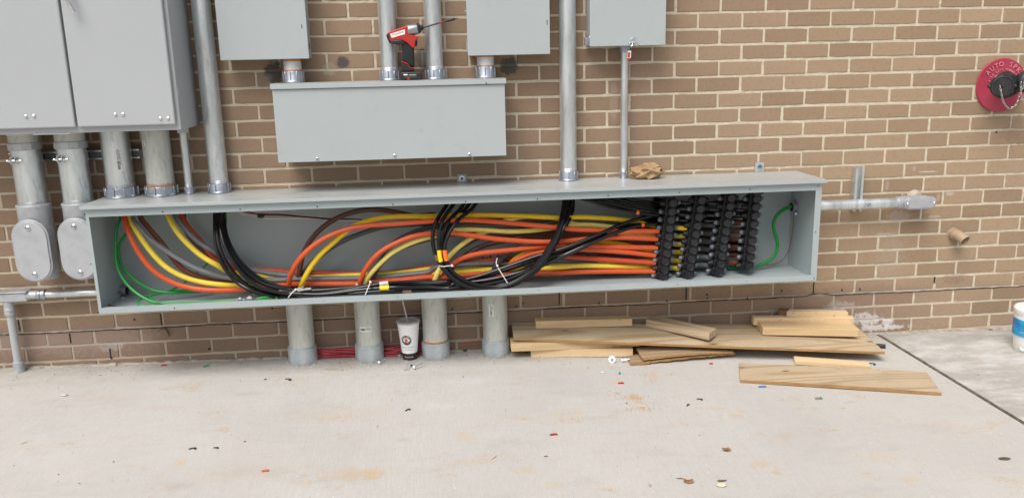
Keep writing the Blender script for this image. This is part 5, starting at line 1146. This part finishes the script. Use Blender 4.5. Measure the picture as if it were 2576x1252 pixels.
# ------------------------------------------------------------------ small things on the slab
def bolt(label, px, py, ang, up=False, wash=.014, ln=.045):
    p = gnd(px, py); t = thing('bolt_with_washer', label, 'bolt', p, 'loose bolts and washers on the slab')
    if up:
        MB().lathe([(wash, 0), (wash, .0018)], p, (0, 0, 1), 20).build('washer', STEEL, t); MB().cyl(p + Vector((0, 0, .002)), p + Vector((.001, 0, ln)), .0032, 10).build('shank', STEEL, t)
    else:
        d_ = Vector((math.cos(ang), math.sin(ang), .25)).normalized(); q = p + Vector((0, 0, wash * .75))
        MB().lathe([(wash, 0), (wash, .0018)], q, d_, 20).build('washer', STEEL, t); MB().cyl(q + d_ * .002, q + d_ * ln, .0032, 10).build('shank', STEEL, t)
        MB().lathe([(.006, -.004), (.006, 0)], q, d_, 6).build('head', STEEL, t, 0)
bolt('bolt standing upright on its washer in front of the cup', 1023, 930, 0, True)
bolt('bolt lying beside the upright one in front of the cup', 1041, 929, .5, wash=.012)
bolt('bolt leaning at the foot of the second slab conduit', 953, 917, .9, wash=.012, ln=.04)
bolt('dark-shadowed bolt just left of the cup base', 1007, 899, 1.9, wash=.011, ln=.045)
bolt('bolt right of the big white-faced washer by the lumber', 1567, 911, -.3, wash=.013, ln=.03)
p = gnd(1539, 913)
t = thing('fender_washer', 'large bright washer standing on edge in front of the lumber stack', 'washer', p)
MB().lathe([(.0175, 0), (.0175, .002)], p + Vector((0, 0, .0175)), (.1, -1, .25), 24).build('disc', mat('bright_washer', (.85, .85, .85), .35, .2), t); MB().lathe([(.005, 0), (.005, .004)], p + Vector((0, -.002, .0175)), (.1, -1, .25), 6).build('bolt_end', ZINC, t, 0)
p = gnd(1033, 921); o = MB().cyl(p + Vector((0, 0, .004)), p + Vector((.009, 0, .005)), .0045, 8).build('plastic_plug', BLK); tag(o, 'tiny black plug between the bolts in front of the cup', 'plug')
lw = [(233, 915, (.05, .20, .55), 'blue', .022, .1, 'left of the others by the wall'), (269, 908.5, (.08, .22, .6), 'blue', .016, .1, 'against the wall base at left'), (412, 918, (.40, .02, .03), 'dark red', .018, 0, 'on the slab at left near the wall'), (518, 920, (.02, .32, .06), 'green', .02, .5, 'left of the first slab conduit'),
      (667, 1183, (.62, .08, .02), 'orange red', .018, .1, 'alone on the bare slab, bottom centre-left'), (1393, 1092, (.42, .01, .03), 'dark red', .022, .1, 'in the middle of the open slab'), (1562, 963, (.45, .01, .02), 'red', .020, 0, 'in front of the lumber stack'), (1559, 938, (.02, .28, .10), 'green', .014, 1.2, 'just in front of the lumber stack'),
      (1918, 972, (.04, .18, .5), 'blue', .026, 0, 'below the loose front board'), (2066, 1001, (.02, .30, .10), 'green', .014, 1.3, 'right of centre on the open slab'), (1789, 914, (.45, .01, .03), 'red', .012, 0, 'beside the ragged plywood edge')]
for (px, py, c_, cn, ln, an, wh) in lw:
    p = gnd(px, py, .003); b = MB(); d_ = Vector((math.cos(an), math.sin(an), 0)); s_ = Vector((-d_.y, d_.x, 0))
    b.tube([p - d_ * ln * .6, p + s_ * ln * .08, p + d_ * ln * .35 + s_ * ln * .05, p + d_ * ln * .6 - s_ * ln * .1], [.0035, .0042, .0042, .003], 7)
    o = b.build('wire_scrap', jacket('scrap_' + cn.replace(' ', '_'), c_)); tag(o, '%s scrap of wire insulation %s' % (cn, wh), 'scrap', 'scraps of wire insulation on the slab')
for (px, py, ln, an, wh) in [(725, 953, .026, -.4, 'just in front of the first slab conduit'), (484, 1127, .02, .3, 'at lower left'), (543, 1125, .014, 0, 'right of the curled one at lower left'), (1730, 1018, .014, 1., 'below the loose board, left'), (1760, 1003, .018, -.3, 'under the left end of the loose board'), (1025, 1030, .018, .8, 'below the cup on the open slab'), (2190, 914, .032, -.3, 'behind the loose front board')]:
    p = gnd(px, py, .003); d_ = Vector((math.cos(an), math.sin(an), 0)); s_ = Vector((-d_.y, d_.x, 0))
    o = MB().tube(smooth(spline([p - d_ * ln * .6, p + s_ * ln * .15, p + d_ * ln * .5 + s_ * ln * .1, p + d_ * ln * .6 - s_ * ln * .25, p + d_ * ln * .3 - s_ * ln * .4], .004), 1), .0022, 6).build('wire_scrap', BLK)
    tag(o, 'black curled scrap %s' % wh, 'scrap', 'scraps of wire insulation on the slab')
for (px, py, s_, c_, lab) in [(162, 995, .012, (.55, .5, .47), 'pale stone chip on the slab at far left'), (1815, 1222, .014, (.66, .58, .40), 'cream coloured chip near the bottom edge of the photo'), (1516, 937, .008, (.6, .6, .58), 'whitish chip left of the green scrap by the lumber'), (2056, 1003, .009, (.22, .2, .17), 'dark chip beside the green scrap at right'), (1170, 883, .010, (.05, .05, .05), 'black chip between the two right slab conduits')]:
    p = gnd(px, py); b = MB(); b.ball(p + Vector((0, 0, s_ * .35)), s_, 8, (1.2, .8, .45)); o = b.build('stone_chip', mat('chip_' + str(px), c_, .8, 0, .2, 60), None, 0); tag(o, lab, 'chip', 'chips on the slab')
DL = mat('dark_leaf', (.10, .08, .045), .8, 0, .3, 60); BLF = mat('rusty_leaf', (.30, .14, .05), .8, 0, .3, 60)
leaf('dark oval leaf at the right of the open slab', 2526, 1154, .020, .010, DL, .005); leaf('dark brown leaf below the middle of the loose board', 1828, 1133, .016, .010, BLF, .012); leaf('grey leaf piece near the bottom edge', 1816, 1209, .015, .006, DL, .004)
leaf('yellowish wood chip spread near the twigs at the bottom', 1732, 1212, .016, .012, BLF, .01)
for (px, py, an, ln, lab) in [(1242, 1150, .9, .04, 'pale wood splinter on the bare slab, centre bottom'), (1712, 1203, -.25, .03, 'thin brown twig near the bottom edge'), (1373, 1147, 0, .016, 'thin orange splinter below the red scrap'), (985, 889, 0, .0, ''), (60, 1113, .9, .03, 'pale splinter at lower left of the slab')]:
    if not lab: continue
    p = gnd(px, py, .002); d_ = Vector((math.cos(an), math.sin(an), 0)); o = MB().tube([p - d_ * ln * .5, p + Vector((0, 0, .002)), p + d_ * ln * .5], [.0006, .0022, .0006], 5).build('splinter', PINE2 if 'pale' in lab else BLF); tag(o, lab, 'splinter')
# bird-nest of dark fibres and a scuffed plume hanging out of the crack, at left
p = onY(418, 830, .004); b = MB()
b.tube([onY(411, 824, .006), onY(405, 828, .01), onY(395, 836, .008)], [.002, .002, .001], 5); b.tube([onY(413, 823, .006), onY(421, 832, .012), onY(427, 846, .008)], [.002, .005, .002], 6); b.tube([onY(412, 824, .006), onY(413, 830, .008)], .001, 4)
o = b.build('dead_weed', DL); tag(o, 'dark withered sprig hanging from the long wall crack at left', 'weed')
# grit
b = MB(); rn = random.Random(5)
for k in range(1500):
    if k < 950: x = rn.uniform(-3.7, .6); y = -.02 - abs(rn.gauss(0, .12))
    else: x = rn.uniform(-3.4, 1.4); y = rn.uniform(-1.6, -.03)
    s_ = abs(rn.gauss(0, .0016)) + .0008; c_ = Vector((x, y, G(x) + s_ * .4))
    b.cur = rn.choice((0, 0, 1, 2)); A = [c_ + Vector((rn.uniform(-1, 1), rn.uniform(-1, 1), rn.uniform(-.5, 1))) * s_ for _ in range(4)]
    b.add(A, [(0, 1, 2), (0, 1, 3), (1, 2, 3), (0, 2, 3)])
o = b.build('grit', [mat('grit_dark', (.08, .07, .06), .9), mat('grit_tan', (.36, .28, .18), .9), mat('grit_pale', (.6, .58, .55), .9)], None, 0); tag(o, 'grit and crumbs scattered on the slab and along the wall base', 'grit', None, 'stuff')
b = MB()
for (px, py, n, sx, sy) in [(1590, 1000, 60, .03, .018), (1613, 1028, 40, .035, .014), (850, 930, 30, .04, .02), (1545, 990, 18, .03, .02), (1625, 950, 30, .03, .03)]:
    c0 = gnd(px, py)
    for k in range(n):
        p = c0 + Vector((rn.gauss(0, sx), rn.gauss(0, sy), .0012)); a = rn.uniform(0, 6.28); L_ = rn.uniform(.002, .007)
        b.tube([p, p + Vector((math.cos(a) * L_, math.sin(a) * L_, .001))], .0009, 4)
o = b.build('sawdust', mat('sawdust_crumbs', (.50, .33, .14), .9), None, 0); tag(o, 'small drifts of sawdust shavings on the open slab', 'sawdust', None, 'stuff')
